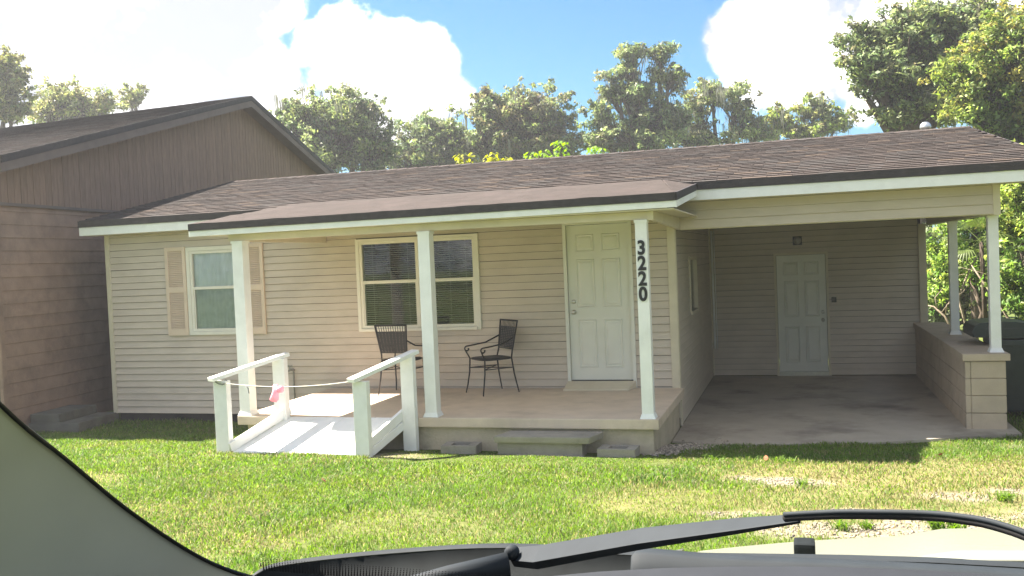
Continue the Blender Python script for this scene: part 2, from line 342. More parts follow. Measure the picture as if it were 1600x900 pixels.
# ---------------------------------------------------------------- the house
HX0, HX1 = -9.02, -0.187
house = thing('house', 'single-storey cream vinyl-sided house with porch, carport and brown shingle roof', 'house', (-3, 0, -.2))
STEP = 0.1016
board_me = {}
def board_mesh(m, h, key):
    if (m.name, key) in board_me: return board_me[(m.name, key)]
    b = MB(); prof = [(0, .003), (-.020, .003), (-.022, .011), (-.017, .019), (-.004, h - .002), (0, h - .002)]
    vs = [(x, y, z) for x in (0, 1) for y, z in prof]; k = len(prof)
    b.add(vs, [tuple(range(k))[::-1], tuple(range(k, 2 * k))] + [(i, (i + 1) % k, k + (i + 1) % k, k + i) for i in range(k)])
    board_me[(m.name, key)] = b.mesh('siding_board', m); return board_me[(m.name, key)]
def siding(parent, a0, a1, z0, z1, fixed, holes=(), axis='x', m=None, step=STEP, origin=None, rot=0.0):
    """courses of lap siding on a wall that faces -Y (axis x) or +X (axis y)"""
    m = m or M_siding; z = z0
    while z < z1 - .01:
        h = min(step, z1 - z)
        segs = [(a0, a1)]
        for (h0, h1, hz0, hz1) in holes:
            if z + h * .5 > hz0 and z + h * .5 < hz1:
                segs = [s for (p, q) in segs for s in ((p, min(q, h0)), (max(p, h1), q)) if s[1] - s[0] > .015]
        for p, q in segs:
            o = link('siding_board', board_mesh(m, h, round(h, 3)), parent)
            jit = random.uniform(-.0018, .0018)
            if axis == 'x': o.location = (p, fixed, z + jit); o.scale = (q - p, 1, 1)
            else: o.location = (fixed, p, z + jit); o.rotation_euler = (0, 0, R(90)); o.scale = (q - p, 1, 1)
        z += step
def holed(mb, a0, a1, z0, z1, f0, f1, holes, axis='x'):
    """wall panel with rectangular openings, as butted boxes"""
    xs_ = sorted({a0, a1, *[min(max(v, a0), a1) for h in holes for v in h[:2]]})
    for p, q in zip(xs_, xs_[1:]):
        cuts = sorted((h[2], h[3]) for h in holes if h[0] < (p + q) / 2 < h[1]); z = z0
        for c0, c1 in cuts + [(z1, z1)]:
            if c0 - z > .005:
                mb.box(p, q, f0, f1, z, c0) if axis == 'x' else mb.box(f0, f1, p, q, z, c0)
            z = c1
DOOR1 = (-1.665, -0.735, .33, 2.555)
WIN1 = (-7.555, -6.59, 1.145, 2.48)
WIN2 = (-4.713, -2.858, 1.143, 2.467)
holes_f = [DOOR1, WIN1, WIN2]
DOOR2 = (0.935, 1.845, -.17, 2.0)
SIDEW = (1.55, 2.55, 1.17, 2.02)
core = MB()
holed(core, HX0, HX1, -.06, 2.8, .004, .14, holes_f)
core.box(HX0, HX0 + .14, .14, 6.75, -.06, 2.8)
core.box(HX0 + .14, 3.35, 6.61, 6.75, -.06, 2.8)
core.build('wall', M_core, house)
c2 = MB(); holed(c2, .14, 4.984, -.16, 2.8, HX1 - .14, HX1 - .004, [SIDEW], 'y'); c2.build('wall', M_core, house)
c3 = MB(); holed(c3, HX1, 3.35, -.16, 2.8, 4.988, 5.12, [DOOR2]); c3.box(3.21, 3.35, 5.12, 6.61, -.16, 2.8); c3.build('wall', M_core, house)
box('foundation', (HX0 + .05, -5.2, .06, 6.6, -.3, -.062), M_found, house)
box('foundation', (-5.2, HX1 - .05, .06, 6.6, -.3, -.062), M_found, house)
siding(house, HX0 + .06, HX1 - .075, -.06, 2.73, 0, holes_f)
siding(house, .07, 4.96, -.16, 2.62, HX1, [SIDEW], 'y')
siding(house, HX1 + .03, 3.3, -.16, 2.62, 4.985, [DOOR2])
# corner trims
box('corner_trim', (HX0 - .01, HX0 + .065, -.024, .08, -.062, 2.732), M_trim, house, .004)
MB().box(HX1 - .085, HX1 + .012, -.026, .0, -.062, 2.56).box(HX1 - .002, HX1 + .024, 0, .075, -.17, 2.56).build('corner_trim', M_trim, house)
box('corner_trim', (3.30, 3.42, 4.90, 5.0, .72, 2.4), M_trim, house, .004)
box('corner_trim', (HX1 + .006, HX1 + .036, 4.93, 4.982, -.16, 2.6), M_trim, house)

def panel_door(parent, x0, x1, z0, z1, y, knob_left, name='door', m=M_door):
    d = MB(); t = .008
    d.box(x0, x1, y, y + .04, z0, z1)
    dr = d.build(name, m, parent)
    w, h = x1 - x0, z1 - z0
    cols = [(x0 + .14 * w, x0 + .44 * w), (x0 + .56 * w, x0 + .86 * w)]
    rows = [(z0 + .08 * h, z0 + .39 * h), (z0 + .47 * h, z0 + .78 * h), (z0 + .83 * h, z0 + .94 * h)]
    for c in cols:
        for r_ in rows:
            p = MB(); e, g = .022, .05
            def ring(i, yy): return [(c[0] + i, yy, r_[0] + i), (c[1] - i, yy, r_[0] + i), (c[1] - i, yy, r_[1] - i), (c[0] + i, yy, r_[1] - i)]
            rr = ring(0, y - .001) + ring(.010, y - .013) + ring(.022, y - .003) + ring(.030, y - .003) + ring(.052, y - .011)
            fs = [(a * 4 + i, a * 4 + (i + 1) % 4, a * 4 + 4 + (i + 1) % 4, a * 4 + 4 + i) for a in range(4) for i in range(4)] + [(16, 17, 18, 19)]
            p.add(rr, fs).build('door_panel', m, dr)
    kx = x0 + .065 if knob_left else x1 - .065
    kz = z0 + .44 * h
    MB().lathe((kx, y, kz), [(.032, 0), (.032, .006), (.012, .012), (.012, .034), (.026, .042), (.029, .055), (.022, .066), (.006, .070)], 16, axis='y').build('knob', M_metal, dr, True)
    MB().lathe((kx, y, kz + .14), [(.030, 0), (.030, .010), (.022, .018), (.005, .019)], 16, axis='y').build('deadbolt', M_metal, dr, True)
    return dr
# front door
x0, x1, z0, z1 = DOOR1
fr_ = MB().box(x0, x0 + .045, -.03, .10, z0, z1).box(x1 - .045, x1, -.03, .10, z0, z1).box(x0 + .045, x1 - .045, -.03, .10, z1 - .045, z1)
fr_.build('door_frame', M_door, house, bevel=.003)
panel_door(house, x0 + .05, x1 - .05, z0 + .105, z1 - .05, .012, True)
box('threshold', (x0 + .045, x1 - .045, -.012, .10, z0, z0 + .1), M_fixt, house)
# carport door
x0, x1, z0, z1 = DOOR2
MB().box(x0, x0 + .04, 4.955, 5.06, z0, z1).box(x1 - .04, x1, 4.955, 5.06, z0, z1).box(x0 + .04, x1 - .04, 4.955, 5.06, z1 - .04, z1).build('door_frame', M_trim, house, bevel=.003)
panel_door(house, x0 + .045, x1 - .045, z0 + .075, z1 - .045, 4.985, False, m=M_door)
box('threshold', (x0 + .04, x1 - .04, 4.965, 5.05, z0, z0 + .07), M_metal, house)

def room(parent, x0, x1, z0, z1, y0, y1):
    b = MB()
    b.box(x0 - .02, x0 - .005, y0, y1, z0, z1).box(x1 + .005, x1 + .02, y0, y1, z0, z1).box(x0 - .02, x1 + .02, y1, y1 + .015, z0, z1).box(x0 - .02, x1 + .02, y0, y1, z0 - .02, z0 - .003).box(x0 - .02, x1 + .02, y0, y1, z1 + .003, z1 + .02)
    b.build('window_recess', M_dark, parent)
def sash(parent, x0, x1, z0, z1, zm, m, blind=None):
    """one double-hung unit: frame bars, two panes, a meeting rail and what hangs behind"""
    t = .042
    f = MB().box(x0, x0 + t, -.028, .06, z0, z1).box(x1 - t, x1, -.028, .06, z0, z1).box(x0 + t, x1 - t, -.026, .06, z1 - t, z1).box(x0 + t, x1 - t, -.034, .06, z0, z0 + t)
    fo = f.build('window_frame', m, parent, bevel=.003)
    box('meeting_rail', (x0 + t, x1 - t, -.022, .03, zm - .022, zm + .022), m, fo, .003)
    MB().box(x0 + t, x1 - t, .006, .012, zm + .022, z1 - t).build('pane', M_glass, fo)
    MB().box(x0 + t, x1 - t, -.008, -.002, z0 + t, zm - .022).build('pane', M_glass, fo)
    s = MB()
    for sx in (x0 + t, x1 - t - .018): s.box(sx, sx + .018, -.016, .02, z0 + t, zm - .022)
    s.build('sash_stile', m, fo)
    if blind == 'slats':
        b = MB(); z = z0 + t + .01
        while z < z1 - t - .02:
            a = R(20) + random.uniform(-.05, .05); dy, dz = .0125 * math.cos(a), .0125 * math.sin(a)
            xa, xb = x0 + t + .006, x1 - t - .006
            b.add([(xa, .05 - dy, z + dz), (xb, .05 - dy, z + dz), (xb, .05 + dy, z - dz), (xa, .05 + dy, z - dz)], [(0, 1, 2, 3)])
            z += .030
        for q in (.2, .5, .8):
            xx = x0 + (x1 - x0) * q; b.box(xx - .0012, xx + .0012, .032, .034, z0 + t, z1 - t)
        b.build('blind', M_blind, fo)
    return fo
# double window
x0, x1, z0, z1 = WIN2
room(house, x0 + .02, x1 - .02, z0 + .02, z1 - .02, .14, .6)
wf = MB().box(x0, x0 + .05, -.04, .1, z0, z1).box(x1 - .05, x1, -.04, .1, z0, z1).box(x0 + .05, x1 - .05, -.04, .1, z1 - .035, z1).box(x0 + .05, x1 - .05, -.055, .1, z0, z0 + .04).box(-3.755, -3.715, -.03, .1, z0 + .04, z1 - .035)
double_w = wf.build('window', M_wcream, house, bevel=.003)
for a, b in ((x0 + .05, -3.757), (-3.713, x1 - .05)):
    fo = sash(house, a, b, z0 + .042, z1 - .037, 1.845, M_wcream, 'slats')
# shuttered window
x0, x1, z0, z1 = WIN1
room(house, x0 + .02, x1 - .02, z0 + .02, z1 - .02, .14, .5)
MB().box(x0, x0 + .06, -.035, .1, z0, z1).box(x1 - .06, x1, -.035, .1, z0, z1).box(x0 + .06, x1 - .06, -.035, .1, z1 - .06, z1).box(x0 + .06, x1 - .06, -.05, .1, z0, z0 + .05).build('window', M_wcream, house, bevel=.003)
sash(house, x0 + .062, x1 - .062, z0 + .052, z1 - .062, 1.855, M_wcream)
cur = MB(); nseg = 40
for (za, zb, yy, mi) in ((1.84, z1 - .1, .026, 0), (z0 + .08, 1.84, .02, 1)):
    pts = [(x0 + .1 + (x1 - x0 - .2) * i / nseg, yy + .002 * math.sin(i * 1.9), z) for z in (za, zb) for i in range(nseg + 1)]
    cur.add(pts, [(i, i + 1, nseg + 2 + i, nseg + 1 + i) for i in range(nseg)], mi)
cur.build('curtain', [M_curtain, M_curtain2], house)
def shutter(x0, x1, z0, z1):
    t, y0 = .055, -.045
    s = MB().box(x0, x0 + t, y0, -.016, z0, z1).box(x1 - t, x1, y0, -.016, z0, z1)
    zm = (z0 + z1) / 2 + .02
    for a, b in ((z0, z0 + .10), (zm - .04, zm + .04), (z1 - .06, z1)): s.box(x0 + t, x1 - t, y0, -.016, a, b)
    so = s.build('shutter', M_shutter, house, bevel=.003)
    box('shutter_back', (x0 + t, x1 - t, -.021, -.017, z0 + .1, z1 - .06), M_shutter, so)
    lv = MB().hexa([(0, -.020, 0), (1, -.020, 0), (1, -.016, .002), (0, -.016, .002), (0, -.040, -.016), (1, -.040, -.016), (1, -.036, -.022), (0, -.036, -.022)][::1]).mesh('slat', M_shutter)
    lv = MB().add([(0, -.020, .012), (1, -.020, .012), (1, -.041, -.004), (0, -.041, -.004), (0, -.020, .004), (1, -.020, .004), (1, -.041, -.012), (0, -.041, -.012)], [(0, 1, 2, 3), (7, 6, 5, 4), (3, 2, 6, 7), (0, 3, 7, 4), (1, 5, 6, 2)]).mesh('slat', M_shutter)
    for a, b in ((z0 + .10, zm - .04), (zm + .04, z1 - .06)):
        k = int((b - a) / .027)
        for i in range(k):
            o = link('slat', lv, so); o.location = (x0 + t, 0, a + (i + .5) * (b - a) / k); o.scale = (x1 - x0 - 2 * t, 1, 1)
shutter(-7.925, -7.56, 1.142, 2.493); shutter(-6.588, -6.222, 1.142, 2.493)
# carport side window
sw = MB().box(HX1 - .06, HX1 + .03, SIDEW[0], SIDEW[0] + .05, SIDEW[2], SIDEW[3]).box(HX1 - .06, HX1 + .03, SIDEW[1] - .05, SIDEW[1], SIDEW[2], SIDEW[3]).box(HX1 - .06, HX1 + .03, SIDEW[0] + .05, SIDEW[1] - .05, SIDEW[3] - .05, SIDEW[3]).box(HX1 - .06, HX1 + .045, SIDEW[0] + .05, SIDEW[1] - .05, SIDEW[2], SIDEW[2] + .05)
sw = sw.build('window', M_trim, house)
MB().box(HX1 - .03, HX1 - .024, SIDEW[0] + .05, SIDEW[1] - .05, SIDEW[2] + .05, SIDEW[3] - .05).build('pane', M_glass, sw)
box('window_recess', (HX1 - .42, HX1 - .142, SIDEW[0] - .02, SIDEW[1] + .02, SIDEW[2] - .02, SIDEW[3] + .02), M_dark, house)

# roof -------------------------------------------------
EY, EZ, RY, RZ = -.35, 2.95, 3.2, 3.77
XL0, XL1, XR0, XR1 = -9.2, -8.8, 4.22, 3.86            # ends at the eave (0) and at the ridge (1)
roof = MB()
t = .06
def slab(p, t, mb, mi=0):
    q = [(x, y, z - t) for x, y, z in p]
    return mb.hexa(q + p, mi)
slab([(XL0, EY + .006, EZ - .012), (XR0, EY + .006, EZ - .012), (XR1, RY, RZ - .012), (XL1, RY, RZ - .012)], .07, roof)
slab([(XL1, RY, RZ - .012), (XR1, RY, RZ - .012), (XR0, 7.0, 2.92), (XL0, 7.0, 2.92)], .07, roof)
roof_o = roof.build('roof', M_deck, house)
SL = math.hypot(RY - EY, RZ - EZ); ang = math.atan2(RZ - EZ, RY - EY)
sdir = Vector((0, math.cos(ang), math.sin(ang))); snor = Vector((0, -math.sin(ang), math.cos(ang)))
def tab_mesh(k):
    rr = random.Random(k); b = MB()
    w, h, th = .293, .152, .010
    b.hexa([(0, 0, 0), (w, 0, 0), (w, h, -.002), (0, h, -.002), (0, 0, th + .004), (w, 0, th + .004), (w, h, .003), (0, h, .003)])
    me = b.mesh('shingle', M_sh[k]); return me
tabs = [tab_mesh(k) for k in range(5)]
cells = []
rows_n = 26; rh = SL / rows_n
for r_ in range(rows_n):
    off = (r_ % 2) * .15 + random.uniform(-.03, .03)
    tt = r_ / rows_n; xa, xb = XL0 + (XL1 - XL0) * tt + .0, XR0 + (XR1 - XR0) * tt
    x = xa - off
    while x < xb - .1:
        p0 = max(x, xa); p1 = min(x + .30, xb)
        pos = Vector((p0, EY - .012, EZ - .006)) + sdir * (r_ * rh) + snor * random.uniform(0, .004)
        cells.append(((pos - CAM).length, pos, (p1 - p0) / .30, random.choices(range(5), (3, 4, 3, 3, 1))[0]))
        x += .30
cells.sort(key=lambda c: c[0])
for d, pos, s_, k in cells[:300]:
    o = link('shingle', tabs[k], roof_o); o.location = pos; o.rotation_euler = (ang + random.uniform(-.008, .008), 0, random.uniform(-.004, .004)); o.scale = (s_, 1, 1)
rest = MB()
for d, pos, s_, k in cells[300:]:
    w, h, th = .293 * s_, .152, .010
    a = ang + random.uniform(-.008, .008); sd = Vector((0, math.cos(a), math.sin(a))); sn = Vector((0, -math.sin(a), math.cos(a)))
    P_ = lambda x, y, z: pos + Vector((x, 0, 0)) + sd * y + sn * z
    rest.hexa([P_(0, 0, 0), P_(w, 0, 0), P_(w, h, -.002), P_(0, h, -.002), P_(0, 0, th + .004), P_(w, 0, th + .004), P_(w, h, .003), P_(0, h, .003)], k)
o = link('shingle_field', rest.mesh('shingle_field', M_sh), roof_o); o['kind'] = 'stuff'
bk = MB(); n0 = Vector((0, 0, 0))
slab([(XL1, RY + .01, RZ + .004), (XR1, RY + .01, RZ + .004), (XR0, 7.02, 2.935), (XL0, 7.02, 2.935)], .012, bk); bk.build('back_roofing', M_sh[1], roof_o)
cap = MB(); x = XL1
while x < XR1 - .05:
    e = min(x + .2, XR1)
    k = random.randrange(4)
    cap.add([(x, RY - .12, RZ - .018), (e, RY - .12, RZ - .012), (e, RY, RZ + .022), (x, RY, RZ + .016), (e, RY + .12, RZ - .008), (x, RY + .12, RZ - .014)], [(0, 1, 2, 3), (3, 2, 4, 5)], k); x = e
cap.build('ridge_cap', M_sh, roof_o)
# eave: dark drip edge over a white fascia, butted at the porch roof
PX0, PX1, PFY = -5.69, .147, -2.5
MB().box(XL0 - .01, XR0 + .01, EY - .022, EY + .004, EZ - .092, EZ + .004).build('drip_edge', M_drip, roof_o)
MB().box(XL0 - .005, XR0 + .005, EY - .004, EY + .02, EZ - .222, EZ - .094).build('fascia', M_white, roof_o, bevel=.003)
MB().box(XL0, HX1 + .2, EY + .022, .0, EZ - .222, EZ - .21).box(HX1 + .2, XR0, EY + .022, .0, EZ - .222, EZ - .21).build('soffit', M_trim, roof_o)
for xa, xb, nm in ((XL0, XL1, 0), (XR0, XR1, 1)):
    p = [(xa, EY, EZ - .09), (xa, EY, EZ), (xb, RY, RZ), (xb, RY, RZ - .09)]
    q = [(x + (-.02 if nm == 0 else .02), y, z) for x, y, z in p]
    MB().add(p + q, [(0, 1, 2, 3), (7, 6, 5, 4), (0, 4, 5, 1), (1, 5, 6, 2), (2, 6, 7, 3), (3, 7, 4, 0)]).build('rake_edge', M_drip, roof_o)
for xx in (HX0 + .02, 3.62):
    MB().add([(xx, 0, 2.74), (xx, RY, RZ - .1), (xx, 6.6, 2.74), (xx + .05, 0, 2.74), (xx + .05, RY, RZ - .1), (xx + .05, 6.6, 2.74)], [(0, 1, 2), (5, 4, 3), (0, 3, 4, 1), (1, 4, 5, 2), (2, 5, 3, 0)]).build('gable_wall', M_siding, house)
# roof vent with a domed hood
vt = MB().lathe((3.32, 3.75, 3.62), [(.055, 0), (.055, .28)], 14)
vo = vt.build('roof_vent', M_galv, roof_o, True)
MB().lathe((3.32, 3.75, 3.86), [(.08, 0), (.085, .02), (.08, .055), (.06, .085), (.03, .102), (.006, .106)], 18).build('vent_hood', M_galv, vo, True)
# porch roof
def pz(x): return 2.673 + (x - PX0) / (PX1 - PX0) * .03
pr = MB()
slab([(PX0, PFY, pz(PX0)), (PX1, PFY, pz(PX1)), (-.32, .02, 3.035), (PX0, .02, 3.03)], .05, pr)
slab([(PX1, PFY, pz(PX1) + .001), (PX1 + .004, EY - .02, 2.925), (-.30, .03, 3.045), (-.31, .02, 3.038)], .045, pr)
nX, nY = 60, 14
pts, fs = [], []
for j in range(nY + 1):
    for i in range(nX + 1):
        y = PFY - .015 + (.02 - PFY) * j / nY; x = PX0 + (PX1 - .467 * j / nY - PX0) * i / nX
        z = pz(x) + .004 + (3.036 - pz(x)) * j / nY + .006 * math.sin(i * .9 + j) * math.sin(j * 1.3 + .4 * i) + (.012 if j % 5 == 0 and j else 0)
        pts.append((x, y, z))
for j in range(nY):
    for i in range(nX): fs.append((j * (nX + 1) + i, j * (nX + 1) + i + 1, (j + 1) * (nX + 1) + i + 1, (j + 1) * (nX + 1) + i))
pro = pr.build('porch_roof', M_roll, house)
MB().add(pts, fs).build('rolled_roofing', M_roll, pro, True)
def pf(x, d): return (x, PFY, pz(x) - d)
def lowbar(mb, y0, y1, d0, d1):
    mb.hexa([(PX0, y0, pz(PX0) - d1), (PX1, y0, pz(PX1) - d1), (PX1, y1, pz(PX1) - d1), (PX0, y1, pz(PX0) - d1), (PX0, y0, pz(PX0) - d0), (PX1, y0, pz(PX1) - d0), (PX1, y1, pz(PX1) - d0), (PX0, y1, pz(PX0) - d0)])
    return mb
lowbar(MB(), PFY - .024, PFY - .002, -.004, .078).build('drip_edge', M_drip, pro)
lowbar(MB(), PFY - .006, PFY + .018, .080, .148).build('fascia', M_white, pro, bevel=.003)
for xx, s_ in ((PX0, -1), (PX1, 1)):
    a, b = (xx, xx + s_ * .022)
    for (d0, d1, m, nm, q) in ((-.006, .078, M_drip, 'drip_edge', .0), (.080, .15, M_white, 'fascia', -.006)):
        aa, bb = sorted((a, b + s_ * q))
        z0f, z0b = pz(xx), (3.0 if s_ < 0 else 2.975)
        MB().hexa([(aa, PFY, z0f - d1), (bb, PFY, z0f - d1), (bb, EY - .025, z0b - d1 - .045), (aa, EY - .025, z0b - d1 - .045), (aa, PFY, z0f - d0), (bb, PFY, z0f - d0), (bb, EY - .025, z0b - d0 - .045), (aa, EY - .025, z0b - d0 - .045)]).build(nm, m, pro)
MB().box(PX0 + .02, PX1 - .02, PFY + .02, -.02, 2.535, 2.548).build('porch_ceiling', M_trim, house)
# porch beams
BY = -2.30
box('porch_beam', (-5.26, -.165, BY - .045, BY + .045, 2.452, 2.533), M_trim, house, .004)
box('beam_end', (-.165, -.10, BY - .06, BY + .05, 2.44, 2.534), M_trim, house, .004)
box('porch_beam', (-5.26, -5.17, BY + .046, -.02, 2.445, 2.533), M_trim, house, .004)
MB().hexa([(-.15, BY + .052, 2.44), (-.10, BY + .052, 2.44), (-.10, -.03, 2.385), (-.15, -.03, 2.385), (-.15, BY + .052, 2.532), (-.10, BY + .052, 2.532), (-.10, -.03, 2.532), (-.15, -.03, 2.532)]).build('porch_beam', M_trim, house)
# carport beams clad in siding
MB().box(-.10, 3.56, .004, .12, 2.376, 2.72).build('carport_beam', M_trim, house)
siding(house, -.14, 3.56, 2.38, 2.728, 0, step=.116)
box('corner_trim', (3.56, 3.64, -.024, .13, 2.37, 2.73), M_trim, house, .004)
MB().box(3.44, 3.58, .13, 4.99, 2.375, 2.62).build('carport_beam', M_trim, house)
MB().box(-.15, 3.44, .13, 4.98, 2.66, 2.68).build('carport_ceiling', M_brown2, house)
# posts
def post(x, y, z0, z1, w, m=M_white, flare=True, nm='porch_post'):
    p = MB().box(x - w / 2, x + w / 2, y - w / 2, y + w / 2, z0, z1).build(nm, m, house, bevel=.006)
    if flare:
        MB().hexa([(x - w / 2 - .022, y - w / 2 - .022, z0), (x + w / 2 + .022, y - w / 2 - .022, z0), (x + w / 2 + .022, y + w / 2 + .022, z0), (x - w / 2 - .022, y + w / 2 + .022, z0),
                   (x - w / 2 - .004, y - w / 2 - .004, z0 + .05), (x + w / 2 + .004, y - w / 2 - .004, z0 + .05), (x + w / 2 + .004, y + w / 2 + .004, z0 + .05), (x - w / 2 - .004, y + w / 2 + .004, z0 + .05)]).build('post_foot', m, p)
        box('post_head', (x - w / 2 - .008, x + w / 2 + .008, y - w / 2 - .008, y + w / 2 + .008, z1 - .03, z1 - .002), m, p)
    return p
post(-5.13, BY, .332, 2.45, .145); post(-2.71, BY, .332, 2.45, .14); numpost = post(-.238, BY, .332, 2.45, .125)
post(3.585, .20, .73, 2.372, .115, nm='carport_post'); post(3.50, 2.65, .73, 2.374, .115, nm='carport_post')
# house number 3220
for ch, zc in zip('3220', (2.146, 1.982, 1.818, 1.655)):
    cu = bpy.data.curves.new('number_digit', 'FONT'); cu.body = ch; cu.size = .205; cu.extrude = .004; cu.offset = .0072; cu.align_x = 'CENTER'; cu.align_y = 'CENTER'
    cu.materials.append(M_num)
    tmp = bpy.data.objects.new('number_digit', cu); me = bpy.data.meshes.new_from_object(tmp); bpy.data.objects.remove(tmp)
    o = link('number_digit', me, numpost); o.location = (-.238, BY - .0625 - .0075, zc); o.rotation_euler = (R(90), 0, 0); o.scale = (.88, 1, 1)
# porch slab and base
MB().box(-5.225, -.12, -2.4, -.03, .222, .33).build('porch_slab', M_slab, house, bevel=.012)
MB().box(-5.13, -.19, -2.33, -.05, -.35, .221).build('porch_base', M_base, house, bevel=.004)
# faucet with its pipe
fa = MB().tube([(-5.80, -.04, -.1), (-5.80, -.04, .57), (-5.80, -.06, .6)], .011, 8).build('water_pipe', M_pipe, house, True)
MB().tube([(-5.80, -.02, .60), (-5.82, -.10, .61), (-5.85, -.14, .585)], [.016, .018, .014], 8).tube([(-5.82, -.10, .61), (-5.825, -.10, .665)], .008, 8).tube([(-5.862, -.10, .668), (-5.788, -.10, .668)], .011, 8).build('faucet', M_pipe, house, True)
# small fittings on the carport wall
lf = box('wall_light', (1.27, 1.425, 4.93, 4.97, 2.13, 2.285), M_fixt, house, .006)
MB().lathe((1.347, 4.93, 2.207), [(.066, 0), (.066, .03), (.05, .055), (.02, .066)], 16, axis='y').build('light_lens', M_fixg, lf, True)
box('key_box', (1.885, 1.965, 4.935, 4.97, 1.11, 1.20), M_fixt, house, .004)
MB().tube([(-.125, 4.945, .33), (-.125, 4.945, 2.45)], .02, 8).build('conduit', M_white, house, True)
MB().tube([(-.085, 4.955, .33), (-.085, 4.955, 2.45)], .009, 6).build('conduit', M_white, house, True)

# ---------------------------------------------------------------- low block wall of the carport
lw = thing('low_wall', 'low painted block wall with a cap along the open side of the carport', 'wall', (3.43, 2.5, -.2))
box('wall_core', (3.225, 3.635, .018, 4.97, -.2, .645), M_mortar, lw)
blk = {}
def block(x0, x1, y0, y1, z0, z1):
    k = (round(x1 - x0, 3), round(y1 - y0, 3), round(z1 - z0, 3))
    if k not in blk:
        b = MB().box(0, k[0], 0, k[1], 0, k[2]); me = b.mesh('block', M_cmu); bm = bmesh.new(); bm.from_mesh(me); bmesh.ops.recalc_face_normals(bm, faces=bm.faces)
        bmesh.ops.bevel(bm, geom=list(bm.edges), offset=.006, segments=1, affect='EDGES'); bm.to_mesh(me); bm.free(); blk[k] = me
    o = link('block', blk[k], lw); o.location = (x0 + random.uniform(-.001, .001), y0 + random.uniform(-.002, .002), z0)
ZC = [-.19, .021, .229, .437]
for r_, z in enumerate(ZC):
    block(3.275, 3.655, 0, .19, z, z + .202)
    block(3.212, 3.272, .004, .20, z, z + .202)
    y = .206 if r_ % 2 else .206
    first = .195 if r_ % 2 else .39
    while y < 4.95:
        L_ = min(first, 4.96 - y)
        if L_ > .05: block(3.213, 3.265, y, y + L_ - .006, z, z + .202)
        y += first; first = .396
y = -.03
for L_ in (.40, .55, .6, .6, .6, .6, .6, .6, .46):
    w = (3.185, 3.70) if y < 0 else (3.19, 3.67)
    o = MB().box(w[0], w[1], y, y + L_ - .004, .647, .729).build('cap', M_cmu, lw, bevel=.008); y += L_

# ---------------------------------------------------------------- neighbouring house
nb = thing('brown_house', 'brown sided house with a broad gable standing close beside the cream house', 'house', (-14, 3, -.2))
ca, sa = math.cos(R(6)), math.sin(R(6))
def NB(u, s, z, X0=-9.85):       # u: out of the gable wall (towards +x), s: along it
    return Vector((X0 + u * ca - s * sa, -.3 + u * sa + s * ca, z))
nmat = Matrix.Translation((-9.85, -.3, 0)) @ Matrix.Rotation(R(6), 4, 'Z')
SF, SP, SB = -1.16, 6.52, 14.1
def rz(s): return 5.97 - .268 * abs(s - SP)
def nbx(mb, u0, u1, s0, s1, z0, z1, mi=0):
    mb.hexa([NB(u0, s0, z0), NB(u1, s0, z0), NB(u1, s1, z0), NB(u0, s1, z0), NB(u0, s0, z1), NB(u1, s0, z1), NB(u1, s1, z1), NB(u0, s1, z1)], mi); return mb
nbx(MB(), -.16, -.03, SF, SB, -.25, 3.2).build('wall', M_core, nb)
nbx(MB(), -9, -.16, SF, SF + .13, -.25, 3.5).build('wall', M_brown, nb)
MB().add([NB(-.16, SF, 3.2), NB(-.16, SP, rz(SP) - .15), NB(-.16, SB, 3.2), NB(-.03, SF, 3.2), NB(-.03, SP, rz(SP) - .15), NB(-.03, SB, 3.2)], [(0, 1, 2), (5, 4, 3), (0, 3, 4, 1), (1, 4, 5, 2), (2, 5, 3, 0)]).build('wall', M_core, nb)
lap = {}
z = -.21
rr = 0
while z < 3.19:
    h = min(.195, 3.2 - z)
    cuts = [SF + .07, 1.9 + 1.2 * (rr % 3), 6.1 + .8 * (rr % 2), 10.4, SB]
    for s0, s1 in zip(cuts, cuts[1:]):
        b = MB(); prof = [(-.03, .004), (-.006, .004), (-.004, .012), (-.018, h + .012), (-.03, h + .012)]
        b.add([NB(u, s, z + q) for s in (s0 + .0015, s1 - .0015) for u, q in prof], [(4, 3, 2, 1, 0), (5, 6, 7, 8, 9)] + [(i, (i + 1) % 5, 5 + (i + 1) % 5, 5 + i) for i in range(5)])
        b.build('siding_board', M_brown, nb)
    z += .195; rr += 1
nbx(MB(), -.03, .03, SF - .02, SF + .068, -.22, 3.6).build('corner_trim', M_brown, nb, bevel=.004)
nbx(MB(), .0, .035, SF, SB, 3.19, 3.235).build('band_board', M_btrim, nb, bevel=.003)
s = SF + .03; up = MB().box(0, 1, 0, 1, 0, 1)
gb = {}
gme = MB().box(-.028, .022, 0, .133, 0, 1).mesh('gable_board', M_brown2)
while s < SB - .2:
    o = link('gable_board', gme, nb); ht = rz(s + .06) - .1 - 3.236
    if ht > .03:
        o.matrix_basis = nmat @ Matrix.Translation((random.uniform(-.002, .002), s, 3.236)) @ Matrix.Diagonal((1, 1, ht, 1))
    else: bpy.data.objects.remove(o)
    s += .140
FALL = .045; UR = .36; EF = -1.38; EB = 14.42
nr = MB()
for s0, s1 in ((EF, SP), (SP, EB)):
    p = [NB(-9.5, s0, rz(s0) - FALL * 9.86), NB(UR, s0, rz(s0)), NB(UR, s1, rz(s1)), NB(-9.5, s1, rz(s1) - FALL * 9.86)]
    nr.hexa([q - Vector((0, 0, .05)) for q in p] + p)
nro = nr.build('roof', M_deck, nb)
rows = MB(); sl = math.hypot(SP - EF, rz(SP) - rz(EF)); k = int(sl / .14)
